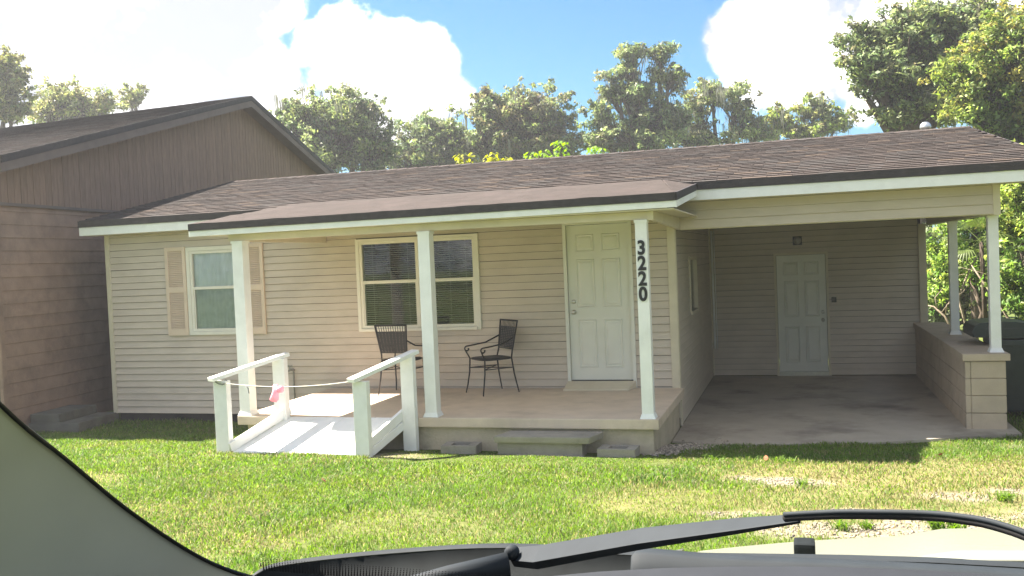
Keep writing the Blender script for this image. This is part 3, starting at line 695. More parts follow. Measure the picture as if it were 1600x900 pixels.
for i in range(k):
    for (sg) in (0, 1):
        s0 = EF + (SP - EF) * i / k - .01; s1 = s0 + (SP - EF) / k * 1.08
        f = (lambda q: q) if sg == 0 else (lambda q: 2 * SP - q)
        u = -9.5
        while u < UR:
            e = min(u + random.uniform(.25, .36), UR + .01); j = random.uniform(0, .005)
            a0, a1 = (f(s0), f(s1))
            ju, je = j - FALL * (UR - u), j - FALL * (UR - e); rows.hexa([NB(u, a0, rz(a0) - .002 + ju), NB(e, a0, rz(a0) - .002 + je), NB(e, a1, rz(a1) + je), NB(u, a1, rz(a1) + ju), NB(u, a0, rz(a0) + .012 + ju), NB(e, a0, rz(a0) + .012 + je), NB(e, a1, rz(a1) + .004 + je), NB(u, a1, rz(a1) + .004 + ju)], random.choice((0, 1, 1, 2, 3, 3)))
            u = e
o = link('shingle_field', rows.mesh('shingle_field', M_sh), nro); o['kind'] = 'stuff'
for s0, s1 in ((EF, SP), (EB, SP)):
    for (u0, u1, d0, d1, m, nm) in ((UR - .01, UR + .02, -.008, .10, M_drip, 'rake_edge'), (UR - .03, UR + .006, .10, .235, M_btrim, 'rake_board')):
        b = MB(); pts = [NB(u, q, rz(q) - d) for q in (s0, s1) for u, d in ((u0, d0), (u1, d0), (u1, d1), (u0, d1))]
        b.add(pts, [(0, 1, 2, 3), (7, 6, 5, 4), (0, 4, 5, 1), (1, 5, 6, 2), (2, 6, 7, 3), (3, 7, 4, 0)]).build(nm, m, nro)
    b = MB(); pts = [NB(u, q, rz(q) - d) for q in (s0, s1) for u, d in ((.02, .14), (UR - .03, .14), (UR - .03, .155), (.02, .155))]
    b.add(pts, [(0, 1, 2, 3), (7, 6, 5, 4), (0, 4, 5, 1), (1, 5, 6, 2), (2, 6, 7, 3), (3, 7, 4, 0)]).build('soffit', M_btrim, nro)
nbx(MB(), -9.5, UR, EF - .02, EF, rz(EF) - .18, rz(EF)).build('fascia', M_btrim, nro)
ss = thing('stone_step', 'dark grey block step at the foot of the brown house wall', 'step', tuple(NB(.4, -.1, -.2)))
nbx(MB(), .06, .9, -.75, .25, -.25, -.05).build('step_base', M_darkconc, ss, bevel=.015)
nbx(MB(), .06, .55, -.7, .2, -.05, .08).build('step_tread', M_darkconc, ss, bevel=.015)

# ---------------------------------------------------------------- ramp with rails
rp = thing('wheelchair_ramp', 'short white wooden ramp with handrails leading up to the porch', 'ramp', (-3.9, -2.8, 0))
FL, FR, BL, BR = -4.83, -3.21, -4.52, -3.0        # x of the sides at the front and at the porch
FY, BYR = -3.15, -2.41; FZ, BZ = .055, .33
pl = MB()
nb_ = 6
for i in range(1):
    pass
for i in range(4):
    a, b = i / 4, (i + 1) / 4
    def P3(t_, q, dz): return (FL + (BL - FL) * t_ + (FR + (BR - FR) * t_ - FL - (BL - FL) * t_) * q, FY + (BYR - FY) * t_, FZ + (BZ - FZ) * t_ + dz)
    g = .002
    MB().hexa([P3(0, a + g, -.035), P3(0, b - g, -.035), P3(1, b - g, -.035), P3(1, a + g, -.035), P3(0, a + g, 0), P3(0, b - g, 0), P3(1, b - g, 0), P3(1, a + g, 0)]).build('deck_board', M_ramp, rp, bevel=.003)
def rpt(x_f, x_b, t_, z_off=0.0): return Vector((x_f + (x_b - x_f) * t_, FY + (BYR - FY) * t_, FZ + (BZ - FZ) * t_ + z_off))
MB().bar(rpt(FL, BL, -.02, .055), rpt(FL, BL, 1.03, .075), .045, .11).build('curb_board', M_ramp, rp, bevel=.005)
MB().bar(rpt(FR, BR, -.02, .055), rpt(FR, BR, 1.0, .075), .045, .10).build('curb_board', M_ramp, rp, bevel=.005)
MB().bar(rpt(FR, BR, -.02, -.045) + Vector((.01, 0, 0)), rpt(FR, BR, 1.0, -.045) + Vector((.01, 0, 0)), .04, .09).build('side_board', M_ramp, rp, bevel=.005)
def rpost(x, y, z0, z1, w=.165, t_=.09): MB().box(x - w / 2, x + w / 2, y - t_ / 2, y + t_ / 2, z0, z1).build('post', M_ramp, rp, bevel=.006)
rpost(-4.92, -3.13, -.05, .86); rpost(-4.575, -2.45, .2, 1.03, .155); rpost(-3.19, -3.14, -.05, .85); rpost(-2.93, -2.46, -.1, 1.04, .155)
MB().bar((-4.985, -3.25, .885), (-4.53, -2.36, 1.072), .12, .045).build('handrail', M_ramp, rp, bevel=.006)
MB().bar((-3.25, -3.26, .87), (-2.87, -2.36, 1.085), .12, .045).build('handrail', M_ramp, rp, bevel=.006)
# rope across the ramp mouth and the pink tape tied to it
A_, B_ = Vector((-4.90, -3.19, .845)), Vector((-3.24, -3.2, .86))
rp_pts = [A_ + (B_ - A_) * (i / 20) + Vector((0, 0, -.055 * 4 * (i / 20) * (1 - i / 20))) for i in range(21)]
rope = thing('rope', 'thin white rope hung across the mouth of the ramp between its front posts', 'rope', (-4.05, -3.19, .7))
MB().tube(rp_pts, .0045, 6).build('cord', M_rope, rope, True)
w_ = MB(); w_.tube([A_ + Vector((math.cos(a) * .075, math.sin(a) * .055, .02 * math.sin(2 * a))) + Vector((-.02, .03, 0)) for a in [i * .5 for i in range(13)]], .008, 6); M_tie = mat('grey_tie', (.2, .2, .2), .7); w_.build('knot', M_tie, rope, True); MB().tube([A_ + Vector((.32, 0, -.025)), A_ + Vector((.36, -.01, -.06)), A_ + Vector((.37, -.01, -.12))], .006, 6).build('hook', M_tie, rope, True)
pk = thing('pink_ribbon', 'crumpled pink plastic ribbon tied on the rope at the ramp', 'ribbon', (-4.20, -3.2, .63))
cx, cz = -4.20, .80
def lobe(pts, y0, nm):
    b = MB(); k = len(pts)
    front = [(cx + x * .68, y0 + .02 * math.sin(7 * i), cz + z * .72) for i, (x, z) in enumerate(pts)]; back = [(x, y + .012, z) for x, y, z in front]
    c0, c1 = [(cx + .68 * sum(p[0] for p in pts) / k, y0 + q, cz + .72 * sum(p[1] for p in pts) / k) for q in (-.035, .03)]
    b.add(front + back + [c0, c1], [(i, (i + 1) % k, 2 * k) for i in range(k)] + [(k + (i + 1) % k, k + i, 2 * k + 1) for i in range(k)] + [(i, k + i, k + (i + 1) % k, (i + 1) % k) for i in range(k)])
    return b.build(nm, M_pink, pk, True)
lobe([(-.02, .03), (.05, .04), (.06, -.05), (.05, -.12), (.06, -.2), (.03, -.235), (-.05, -.22), (-.085, -.19), (-.06, -.13), (-.04, -.06)], -3.215, 'ribbon_tail')
lobe([(.03, .0), (.09, .015), (.15, .01), (.16, -.04), (.15, -.085), (.09, -.09), (.05, -.06)], -3.225, 'ribbon_loop')

# ---------------------------------------------------------------- things around the porch
st = thing('concrete_step', 'bare grey concrete step in front of the porch with an overhanging tread', 'step', (-1.3, -2.6, -.05))
MB().hexa([(-1.86, -2.69, .115), (-.82, -2.69, .115), (-.72, -2.40, .125), (-1.76, -2.40, .125), (-1.87, -2.70, .185), (-.81, -2.70, .188), (-.71, -2.40, .20), (-1.77, -2.40, .197)]).build('tread', M_conc, st, bevel=.014)
MB().box(-1.84, -.90, -2.65, -2.42, -.09, .113).build('riser', M_conc, st, bevel=.010)
MB().box(-1.62, -.88, -2.78, -2.655, -.09, -.012).build('footing', M_conc, st, bevel=.008)
def cinder(x, y, z, rot, label):
    t_ = thing('cinder_block', label, 'block', (x, y, z), 'cinder blocks beside the step', rot)
    b = MB(); L_, W_, H_ = .40, .26, .14
    xs_ = [-L_ / 2, -L_ / 2 + .1, L_ / 2 - .1, L_ / 2]; ys_ = [-W_ / 2, -W_ / 2 + .055, W_ / 2 - .055, W_ / 2]
    for i in range(3):
        for j in range(3):
            if i == 1 and j == 1: continue
            b.box(xs_[i], xs_[i + 1], ys_[j], ys_[j + 1], 0, H_)
    me = b.mesh('shell', M_conc); bm = bmesh.new(); bm.from_mesh(me); bmesh.ops.remove_doubles(bm, verts=bm.verts, dist=1e-5)
    # drop the faces shared by neighbouring boxes
    seen = {}
    for f in bm.faces: seen.setdefault(tuple(round(c, 4) for c in f.calc_center_median()), []).append(f)
    bmesh.ops.delete(bm, geom=[f for v in seen.values() if len(v) > 1 for f in v], context='FACES')
    bmesh.ops.recalc_face_normals(bm, faces=bm.faces); bm.to_mesh(me); bm.free()
    o = link('shell', me, t_, True)
    f = MB().box(xs_[1], xs_[2], ys_[1], ys_[2], 0, .05).build('soil_fill', M_ground, t_, local=True)
cinder(-2.30, -2.53, -.075, .06, 'grey cinder block set in the grass where the ramp meets the step')
cinder(-.53, -2.56, -.075, -.05, 'grey cinder block set in the grass between the step and the porch corner')
ds = MB().hexa([(-1.67, -.30, .332), (-.80, -.30, .332), (-.74, -.03, .332), (-1.67, -.03, .332), (-1.665, -.295, .35), (-.805, -.295, .35), (-.745, -.03, .425), (-1.665, -.03, .425)]).build('door_ramp', M_trim, bevel=.005)
tag(ds, 'small beige wedge lying on the porch below the front door', 'ramp')

def chair(label, loc, rot):
    t_ = thing('porch_chair', label, 'chair', loc, 'black metal armchairs on the porch', rot)
    h = .235; sz = .46
    def P(nm, mb, m, par=t_, sm=True): return mb.build(nm, m, par, sm, local=True)
    # seat: woven ellipse-edged pad
    k = 24; ring = []
    for i in range(k):
        a = 2 * math.pi * i / k; c_, s_ = math.cos(a), math.sin(a)
        ring.append((h * math.copysign(abs(c_) ** .55, c_), .225 * math.copysign(abs(s_) ** .55, s_)))
    sb_ = MB(); sb_.add([(x, y, sz + .012) for x, y in ring] + [(x, y, sz - .012) for x, y in ring] + [(0, 0, sz + .002), (0, 0, sz - .016)], [(i, (i + 1) % k, 2 * k) for i in range(k)] + [(k + (i + 1) % k, k + i, 2 * k + 1) for i in range(k)] + [(i, k + i, k + (i + 1) % k, (i + 1) % k) for i in range(k)])
    P('seat', sb_, M_weave); P('seat_rim', MB().tube([(x * 1.01, y * 1.01, sz) for x, y in ring + ring[:1]], .011, 6, cap=False), M_black)
    for sx in (-1, 1):
        P('leg', MB().tube([(sx * .215, -.205, sz), (sx * .22, -.215, .28), (sx * .235, -.245, .10), (sx * .25, -.265, .0)], [.011, .011, .010, .008], 8), M_black)
        P('leg', MB().tube([(sx * .205, .20, sz), (sx * .215, .225, .25), (sx * .235, .275, .0)], [.011, .011, .008], 8), M_black)
    bx = lambda z: .185 + .05 * (z - .5) / .45
    by = lambda z: .205 + .09 * (z - .46) / .5
    for sx in (-1, 1):
        P('back_stile', MB().tube([(sx * .20, .20, sz), (sx * bx(.55), by(.55), .55), (sx * bx(.95), by(.95), .95)], .011, 8), M_black)
    P('back_rail', MB().tube([(-bx(.945), by(.945), .945), (bx(.945), by(.945), .945)], .012, 8), M_black)
    P('back_rail', MB().tube([(-bx(.575), by(.575), .575), (bx(.575), by(.575), .575)], .008, 8), M_black)
    wv = MB()
    for z0_, z1_, cols in ((.585, .865, 17),):
        for i in range(cols):     # vertical weavers, interlaced
            q0 = -1 + 2 * i / cols; q1 = -1 + 2 * (i + .93) / cols; yy = .004 * (-1) ** i
            wv.add([(q0 * bx(z0_) * .97, by(z0_) + yy, z0_), (q1 * bx(z0_) * .97, by(z0_) + yy, z0_), (q1 * bx(z1_) * .97, by(z1_) + yy, z1_), (q0 * bx(z1_) * .97, by(z1_) + yy, z1_)], [(0, 1, 2, 3)])
        for j in range(13):
            z = z0_ + (z1_ - z0_) * (j + .1) / 13; ze = z + (z1_ - z0_) / 13 * .82
            wv.add([(-bx(z), by(z) - .003, z), (bx(z), by(z) - .003, z), (bx(ze), by(ze) - .003, ze), (-bx(ze), by(ze) - .003, ze)], [(0, 1, 2, 3)])
    P('back_weave', wv, M_weave, sm=False)
    sp = MB()
    for i in range(13):
        q = -.92 + 1.84 * i / 12; sp.tube([(q * bx(.86), by(.86), .86), (q * bx(.94), by(.94), .94)], .0045, 5)
    P('back_strand', sp, M_weave)
    for sx in (-1, 1):
        scroll = [(sx * .235, -.235 + .036 * math.cos(a) * (1 - .04 * a) , .625 + .036 * math.sin(a) * (1 - .04 * a) - .035) for a in [math.pi / 2 + i * .55 for i in range(10)]]
        P('arm', MB().tube([(sx * bx(.74), by(.74), .74), (sx * .222, .16, .70), (sx * .232, .05, .655), (sx * .235, -.12, .635)] + scroll, .0105, 7), M_black)
        P('arm_support', MB().tube([(sx * .235, -.262, .575), (sx * .23, -.245, .54), (sx * .217, -.205, sz)], .010, 7), M_black)
    P('stretcher', MB().tube([(-.222, -.222, .335), (.222, .215, .335)], .007, 6).tube([(.222, -.222, .337), (-.222, .215, .337)], .007, 6).tube([(-.222, -.222, .335), (-.215, .215, .335)], .007, 6).tube([(.222, -.222, .335), (.215, .215, .335)], .007, 6), M_black)
    return t_
ch1 = chair('black woven metal armchair with its back turned, behind the ramp handrail', (-3.86, -.50, .332), R(176))
ch2 = chair('black woven metal armchair turned sideways between the porch post and the front door', (-2.60, -.45, .332), R(-44))

# wheeled bin behind the wall
bn = thing('trash_bin', 'large dark green wheeled rubbish bin behind the low block wall', 'bin', (3.95, 1.3, -.2))
z0, z1 = -.19, .80
MB().hexa([(3.74, 1.0, z0 + .06), (4.08, 1.0, z0 + .06), (4.08, 1.55, z0 + .06), (3.74, 1.55, z0 + .06), (3.70, .95, z1), (4.14, .95, z1), (4.14, 1.62, z1), (3.70, 1.62, z1)]).build('body', M_bin, bn, bevel=.03)
MB().box(3.69, 4.16, .93, 1.64, .72, .80).build('rim', M_bin, bn, bevel=.012)
lid = MB(); K = 14
prof = [(3.46, .84), (3.45, .92), (3.48, .985), (3.55, 1.02), (3.75, 1.035), (3.95, 1.03), (4.15, 1.00), (4.27, .95), (4.30, .88), (4.29, .83), (3.9, .815)]
k = len(prof); lid.add([(x, y, z) for y in (.92, 1.66) for x, z in prof], [tuple(range(k))[::-1], tuple(range(k, 2 * k))] + [(i, (i + 1) % k, k + (i + 1) % k, k + i) for i in range(k)])
lid.build('lid', M_bin, bn, bevel=.01)
MB().box(3.6, 4.2, .915, .93, .86, .95).build('lid_panel', M_bin, bn, bevel=.005)
MB().tube([(4.30, 1.0, .90), (4.36, 1.0, .90), (4.36, 1.55, .90), (4.30, 1.55, .90)], .016, 8).build('handle', M_bin, bn, True)
for yy in (1.02, 1.52):
    wo = MB().lathe((4.15, yy, -.09), [(.03, -.03), (.11, -.03), (.115, 0), (.11, .03), (.03, .03)], 18, axis='y').build('wheel', M_rubber, bn, True)

# ---------------------------------------------------------------- trees and shrubs
rng = np.random.default_rng(11)
def leaf_cloud(centers, radii, counts, size, tones, flat=.7, droop=0.0):
    """many small folded leaf faces filling soft clumps; returns verts, quads, colours"""
    V, C = [], []
    for c, r, n, t in zip(centers, radii, counts, tones):
        p = rng.normal(0, .5, (n, 3)); l = np.linalg.norm(p, axis=1, keepdims=True); p = p / np.maximum(l, 1e-6) * np.minimum(l, 1.5) ** .8
        p = c + p * r * np.array([1, 1, flat])
        a = rng.normal(0, 1, (n, 3)); a[:, 2] -= droop; a /= np.linalg.norm(a, axis=1, keepdims=True)
        nrm = rng.normal(0, .75, (n, 3)) + np.array([0, 0, .8]); b = np.cross(nrm, a); b /= np.maximum(np.linalg.norm(b, axis=1, keepdims=True), 1e-6)
        s = size * rng.uniform(.45, 1.05, (n, 1)); w = s * rng.uniform(.32, .5, (n, 1))
        up = np.cross(a, b) * s * .12
        V.append(np.stack([p - a * s * .5, p + b * w * .5 + up, p + a * s * .5, p - b * w * .5 + up], 1))
        col = t[None] * rng.uniform(.4, 1.75, (n, 1)) * (1 + rng.normal(0, .06, (n, 3)))
        C.append(np.repeat(col, 4, 0))
    V = np.concatenate(V).reshape(-1, 3); F = np.arange(len(V)).reshape(-1, 4)
    return V, F, np.clip(np.concatenate(C), .004, .9)
def crown_points(blobs, clump, fill):
    cs, rs = [], []
    for (x, y, z, rx, rz_) in blobs:
        ry = (rx + rz_) / 2
        k = max(5, int(1.25 * fill * (rx * ry * rz_) ** (2 / 3) / clump ** 2))
        ph = rng.uniform(0, 6.28, 6)
        for _ in range(k):
            d = rng.normal(0, 1, 3); d /= np.linalg.norm(d); q = rng.uniform(.12, 1.0) ** .5
            w = 1 + .22 * math.sin(4 * d[0] + ph[0]) * math.cos(3 * d[2] + ph[1]) + .16 * math.sin(7 * d[2] + ph[2] + 5 * d[0]) + .10 * math.cos(11 * d[0] + ph[3])
            if math.sin(5.5 * d[0] + ph[4]) * math.sin(6.5 * d[2] + ph[5]) > .62 and q > .45: continue
            cs.append(np.array([x, y, z]) + d * q * w * np.array([rx, ry, rz_]) * .97); rs.append(clump * rng.uniform(.35, 1.15) * (1.15 - .45 * q))
        for _ in range(int(k * .28)):      # loose sprays that break the outline
            d = rng.normal(0, 1, 3); d[2] = abs(d[2]) * .8 - .15; d /= np.linalg.norm(d)
            for q in (1.0, rng.uniform(1.08, 1.2), rng.uniform(1.2, 1.42)):
                cs.append(np.array([x, y, z]) + d * q * np.array([rx, ry, rz_]) + rng.normal(0, .06, 3) * rx); rs.append(clump * rng.uniform(.22, .5) * (1.5 - .6 * q))
    return np.array(cs), np.array(rs)
def tree(name, label, base, blobs, leaf=.2, clump=.45, fill=7.0, per=110, tones=((.055, .085, .03),), trunk=.22, cat='tree', group=None, moss=0, bare=.0, droop=0.0, fork=.45, zb=-.2, tm=None):
    t = thing(name, label, cat, (base[0], base[1], zb), group)
    cs, rs = crown_points(blobs, clump, fill)
    tones = np.array(tones)
    tn = 1.8 * tones[rng.integers(0, len(tones), len(cs))] * rng.uniform(.65, 1.35, (len(cs), 1))
    V, F, C = leaf_cloud(cs, rs, np.maximum((per * 1.35 * (rs / clump) ** 2).astype(int), 10), leaf, tn, droop=droop)
    np_mesh('crown', V, F, M_leaf, C, t)
    b = MB(); B = Vector((base[0], base[1], zb)); ctr = Vector(np.mean(np.array(blobs)[:, :3], 0)); 
    low = min(q[2] - q[4] for q in blobs); zf = zb + (low - zb) * .85 + (ctr.z - low) * fork * .5
    fk = Vector((B.x * .5 + ctr.x * .5, B.y * .5 + ctr.y * .5, max(zf, zb + .5)))
    mid = (B + fk) / 2 + Vector((rng.normal(0, .12), rng.normal(0, .12), 0))
    b.tube([B, B + Vector((0, 0, .15)), mid, fk], [trunk * 1.35, trunk * 1.05, trunk * .85, trunk * .7], 9)
    for (x, y, z, rx, rz_) in blobs:
        c = Vector((x, y, z)); m_ = fk.lerp(c, .5) + Vector((rng.normal(0, .15), rng.normal(0, .15), -.12 * (c - fk).length))
        tip = c + Vector((rng.normal(0, .2) * rx, 0, rz_ * .5))
        b.tube([fk, m_, c, tip], [trunk * .5, trunk * .34, trunk * .2, trunk * .06], 6)
        near = [q for q in cs if (Vector(q) - c).length < max(rx, rz_) * 1.1]
        for q in near[::2]:
            st_ = m_.lerp(c, rng.uniform(.3, 1)); b.tube([st_, st_.lerp(Vector(q), .55) + Vector((0, 0, rng.normal(0, .08))), Vector(q)], [trunk * .12, trunk * .08, trunk * .03], 4, cap=False)
    b.build('trunk', tm or M_bark, t, True)
    if moss:
        mv = []
        for _ in range(moss):
            q = cs[rng.integers(len(cs))] + rng.normal(0, .2, 3); L_ = rng.uniform(.3, 1.1); 
            for _k in range(9):
                p = q + rng.normal(0, .09, 3); a = rng.uniform(0, math.pi); w = rng.uniform(.012, .03); dx, dy = math.cos(a) * w, math.sin(a) * w; l = L_ * rng.uniform(.4, 1)
                mv += [[p[0] - dx, p[1] - dy, p[2]], [p[0] + dx, p[1] + dy, p[2]], [p[0] + dx * .6 + .03, p[1] + dy * .6, p[2] - l * .6], [p[0] + .02, p[1], p[2] - l]]
        mv = np.array(mv); np_mesh('moss', mv, np.arange(len(mv)).reshape(-1, 4), M_moss, None, t)['kind'] = 'stuff'
    return t
BL = {
'T1':[(-29.76, 19.31, 10.82, 0.74, 0.69), (-29.92, 19.23, 9.76, 1.06, 0.96), (-29.51, 19.33, 9.0, 0.66, 0.53), (-31.03, 18.92, 10.61, 1.06, 1.33)],
'T2':[(-32.1, 24.87, 10.59, 1.29, 0.86), (-31.08, 25.17, 10.33, 1.38, 0.8), (-32.85, 24.62, 10.01, 1.1, 0.61), (-30.06, 25.47, 10.13, 0.73, 0.61)],
'T3':[(-32.66, 31.01, 11.9, 0.69, 0.52), (-32.88, 30.93, 11.42, 0.62, 0.35)],
'T4':[(-17.31, 24.59, 8.57, 1.6, 1.21), (-18.64, 24.18, 8.41, 1.27, 0.99), (-16.29, 24.87, 7.62, 1.16, 1.38), (-18.16, 24.29, 7.01, 2.2, 1.1), (-15.79, 24.99, 6.63, 0.77, 1.1), (-19.5, 23.93, 8.78, 0.61, 0.5)],
'T5':[(-16.19, 31.18, 7.84, 1.52, 1.27), (-15.05, 31.55, 8.58, 1.01, 1.01), (-16.82, 30.97, 7.08, 1.27, 0.79), (-15.0, 31.52, 7.16, 1.9, 0.89), (-13.93, 31.86, 7.49, 1.08, 0.89)],
'T6':[(-11.49, 31.07, 8.7, 1.59, 1.47), (-10.24, 31.46, 9.19, 1.41, 1.1), (-12.49, 30.79, 9.51, 0.8, 0.8), (-9.51, 31.65, 8.21, 0.86, 0.86), (-10.94, 31.19, 7.39, 2.14, 0.98), (-12.92, 30.61, 8.0, 0.86, 0.98), (-9.04, 31.76, 7.21, 1.04, 0.67)],
'T7':[(-5.81, 31.31, 11.38, 0.89, 0.47), (-4.4, 31.74, 11.32, 0.59, 0.47), (-6.24, 31.15, 10.39, 0.77, 0.59), (-4.07, 31.8, 10.18, 0.77, 0.65), (-5.36, 31.38, 9.41, 1.18, 0.77), (-6.58, 31.02, 9.61, 0.53, 0.65), (-5.12, 31.41, 8.07, 1.48, 0.83), (-7.23, 30.79, 8.6, 0.65, 0.65), (-3.93, 31.78, 8.22, 0.71, 0.71), (-7.13, 30.79, 7.47, 1.18, 0.71), (-5.15, 31.38, 7.18, 1.78, 0.47)],
'T8':[(-3.18, 35.18, 9.32, 0.82, 1.01), (-2.43, 35.44, 10.14, 0.7, 0.51), (-1.3, 35.76, 9.46, 1.01, 0.89), (-3.46, 35.05, 7.98, 1.11, 0.76), (-0.97, 35.82, 8.34, 0.82, 0.76), (-2.57, 35.31, 7.49, 1.58, 0.44), (-0.2, 36.04, 7.83, 0.76, 0.51)],
'T9':[(1.02, 38.0, 8.61, 0.85, 0.65), (2.51, 38.47, 9.07, 0.98, 0.72), (3.58, 38.77, 8.34, 0.85, 0.65), (0.63, 37.9, 9.15, 0.39, 0.46), (2.0, 38.28, 8.01, 1.63, 0.52), (-0.02, 37.68, 8.27, 0.65, 0.65)],
'T10':[(4.27, 18.06, 8.15, 1.18, 0.84), (5.65, 18.49, 8.51, 1.26, 0.84), (4.69, 18.16, 7.03, 1.26, 1.07), (3.72, 17.87, 7.36, 0.69, 0.76), (5.78, 18.48, 6.79, 1.14, 1.33), (4.33, 18.01, 5.94, 0.8, 0.46), (3.36, 17.79, 8.19, 0.57, 0.57), (3.21, 17.72, 7.48, 0.42, 0.42), (3.43, 17.76, 6.55, 0.38, 0.34), (6.83, 18.85, 8.36, 0.86, 0.86)],
'T11':[(6.26, 13.38, 6.21, 1.03, 0.97), (6.74, 13.55, 7.04, 0.78, 0.78), (5.71, 13.18, 5.29, 0.72, 0.72), (6.6, 13.44, 4.94, 0.72, 0.72), (5.36, 13.1, 6.01, 0.56, 0.56), (7.37, 13.7, 5.69, 0.94, 1.41)],
'S1':[(4.36, 9.53, 1.71, 0.35, 0.76), (4.17, 9.45, 1.04, 0.27, 0.54)],
'S2':[(5.16, 10.82, 1.95, 0.51, 0.94), (4.92, 10.77, 2.74, 0.57, 0.64)],
'S3':[(5.51, 8.34, 2.62, 0.53, 0.76), (5.66, 8.41, 3.43, 0.63, 0.63)],
'S4':[(5.36, 7.72, 1.26, 0.49, 0.61), (5.69, 7.81, 0.76, 0.49, 0.49)],
'S5':[(5.87, 13.17, 3.25, 0.94, 0.94), (5.05, 12.93, 3.44, 0.78, 0.78)],
'Y0':[(-5.37, 6.65, 4.17, 0.18, 0.14)],
'Y1':[(-4.81, 6.82, 4.18, 0.11, 0.12)],
'Y2':[(-4.53, 6.9, 4.12, 0.11, 0.07)],
'Y3':[(-3.85, 7.11, 4.21, 0.22, 0.08)],
'Y4':[(-3.39, 7.26, 4.32, 0.14, 0.15)],
'Y5':[(-2.7, 7.46, 4.25, 0.16, 0.08)],
}
OAK = ((.09, .115, .055), (.11, .135, .06), (.12, .14, .055), (.10, .105, .06))
OLV = ((.115, .125, .05), (.095, .115, .045), (.13, .13, .06))
DRK = ((.065, .09, .042), (.085, .11, .048), (.10, .125, .05), (.055, .075, .038))
YEL = ((.11, .145, .04), (.13, .155, .042), (.095, .13, .038), (.15, .145, .045), (.075, .105, .033))
LIM = ((.115, .165, .042), (.095, .14, .036), (.14, .175, .045), (.06, .10, .028))
GT = 'trees behind the houses'
tree('oak_tree', 'olive leafy tree at the edge of the view beyond the brown house roof', (-30.6, 19.2), BL['T1'], .26, .45, 8, 120, OLV + ((.12, .12, .04),), .25, group=GT)
tree('oak_tree', 'rounded bushy tree showing behind the middle of the brown house roof slope', (-31.6, 25.0), BL['T2'], .26, .5, 7, 120, OLV, .25, group=GT)
tree('oak_tree', 'small airy treetop poking alone above the brown roof near its peak', (-32.8, 31.0), BL['T3'], .26, .32, 6, 60, OLV, .16, group=GT)
tree('oak_tree', 'dense dark oak just behind the peak of the brown gable', (-17.6, 24.5), BL['T4'], .25, .55, 9.5, 150, DRK + OAK, .35, moss=40, group=GT)
tree('oak_tree', 'low dark oak filling the dip under the white cloud', (-15.8, 31.3), BL['T5'], .27, .55, 8, 130, DRK + OAK, .3, moss=25, group=GT)
tree('oak_tree', 'broad grey-green oak with a brownish top standing over the yellow leafy sprays', (-10.8, 31.3), BL['T6'], .27, .5, 7.5, 120, OAK + ((.08, .075, .04),), .35, moss=60, group=GT)
tree('oak_tree', 'tallest tree behind the cream house with a gnarled open top against blue sky', (-4.9, 31.5), BL['T7'], .27, .46, 7.5, 120, DRK + OAK, .36, moss=80, group=GT)
tree('oak_tree', 'moss-hung tree with two tops beside the tall gnarled tree', (-2.2, 35.4), BL['T8'], .29, .46, 6, 100, OAK, .3, moss=80, group=GT)
tree('oak_tree', 'pale thin tree with wispy shoots low over the ridge near the roof vent', (2.3, 38.4), BL['T9'], .30, .42, 6, 80, OLV + YEL[:2], .22, moss=15, group=GT)
tree('large_tree', 'huge dark green tree rising behind the carport end of the roof', (5.2, 18.4), BL['T10'], .21, .46, 9, 170, DRK + OAK, .4, group=GT)
tree('large_tree', 'big yellow-green tree overlapping the huge dark tree beside the carport', (6.9, 13.5), BL['T11'], .17, .42, 9, 170, YEL, .3, group=GT)
GS = 'shrubs beside the carport'
tree('shrub', 'twiggy shrub seen between the carport wall trim and the middle carport post', (4.3, 9.5), BL['S1'], .14, .26, 8, 90, LIM, .05, 'shrub', GS)
tree('shrub', 'bright green shrub between the two carport posts behind the bin', (5.1, 10.8), BL['S2'], .15, .3, 9, 110, LIM, .06, 'shrub', GS)
tree('shrub', 'tall leafy shrub just outside the carport front post', (5.6, 8.4), BL['S3'], .14, .3, 9, 120, LIM + YEL[:2], .07, 'shrub', GS)
tree('shrub', 'low spreading shrub directly behind the dark bin', (5.5, 7.8), BL['S4'], .14, .28, 9, 110, LIM, .05, 'shrub', GS)
tree('shrub', 'dark shaded undergrowth tree behind the bright carport shrubs', (5.5, 13.1), BL['S5'], .17, .36, 9, 140, DRK + LIM[:1], .1, 'shrub', GS)
tree('shrub', 'dim low thicket filling the gap under the shrubs far behind the bin', (5.2, 14.0), [(4.9, 13.9, .7, .9, .9), (5.8, 14.0, 1.2, 1.0, 1.2), (6.8, 13.8, 1.5, 1.0, 1.5), (4.6, 13.5, 1.9, .6, .7)], .17, .34, 7, 100, DRK + OAK, .06, 'shrub', GS)
# bare branches in the thicket
for k, (lb, p) in enumerate((('long bare pale branch leaning in front of the carport shrubs behind the front post', [(5.5, 7.4, -.2), (5.1, 7.7, .7), (4.75, 8.0, 1.35), (4.62, 8.1, 1.6)]), ('forked dead branch arching between the two carport posts', [(4.75, 8.9, -.2), (4.5, 9.0, .9), (4.75, 9.1, 1.5), (5.0, 9.2, 1.9)]), ('thin grey dead stem low beside the rear carport trim', [(4.5, 8.6, -.2), (4.2, 8.7, .55), (4.0, 8.8, .75), (3.8, 8.9, .8)]))):
    b_ = thing('branch', lb, 'branch', p[0], 'bare branches by the carport')
    w_ = MB().tube(p, [.03, .024, .018, .008], 6)
    w_.build('stem', M_twig, b_, True)
    w_ = MB()
    for q in range(3):
        a = Vector(p[1]).lerp(Vector(p[2]), q / 3); w_.tube([a, a + Vector((rng.normal(0, .25), rng.normal(0, .1), .25)), a + Vector((rng.normal(0, .45), rng.normal(0, .2), .45))], [.012, .008, .004], 5)
    w_.build('twig', M_twig, b_, True)
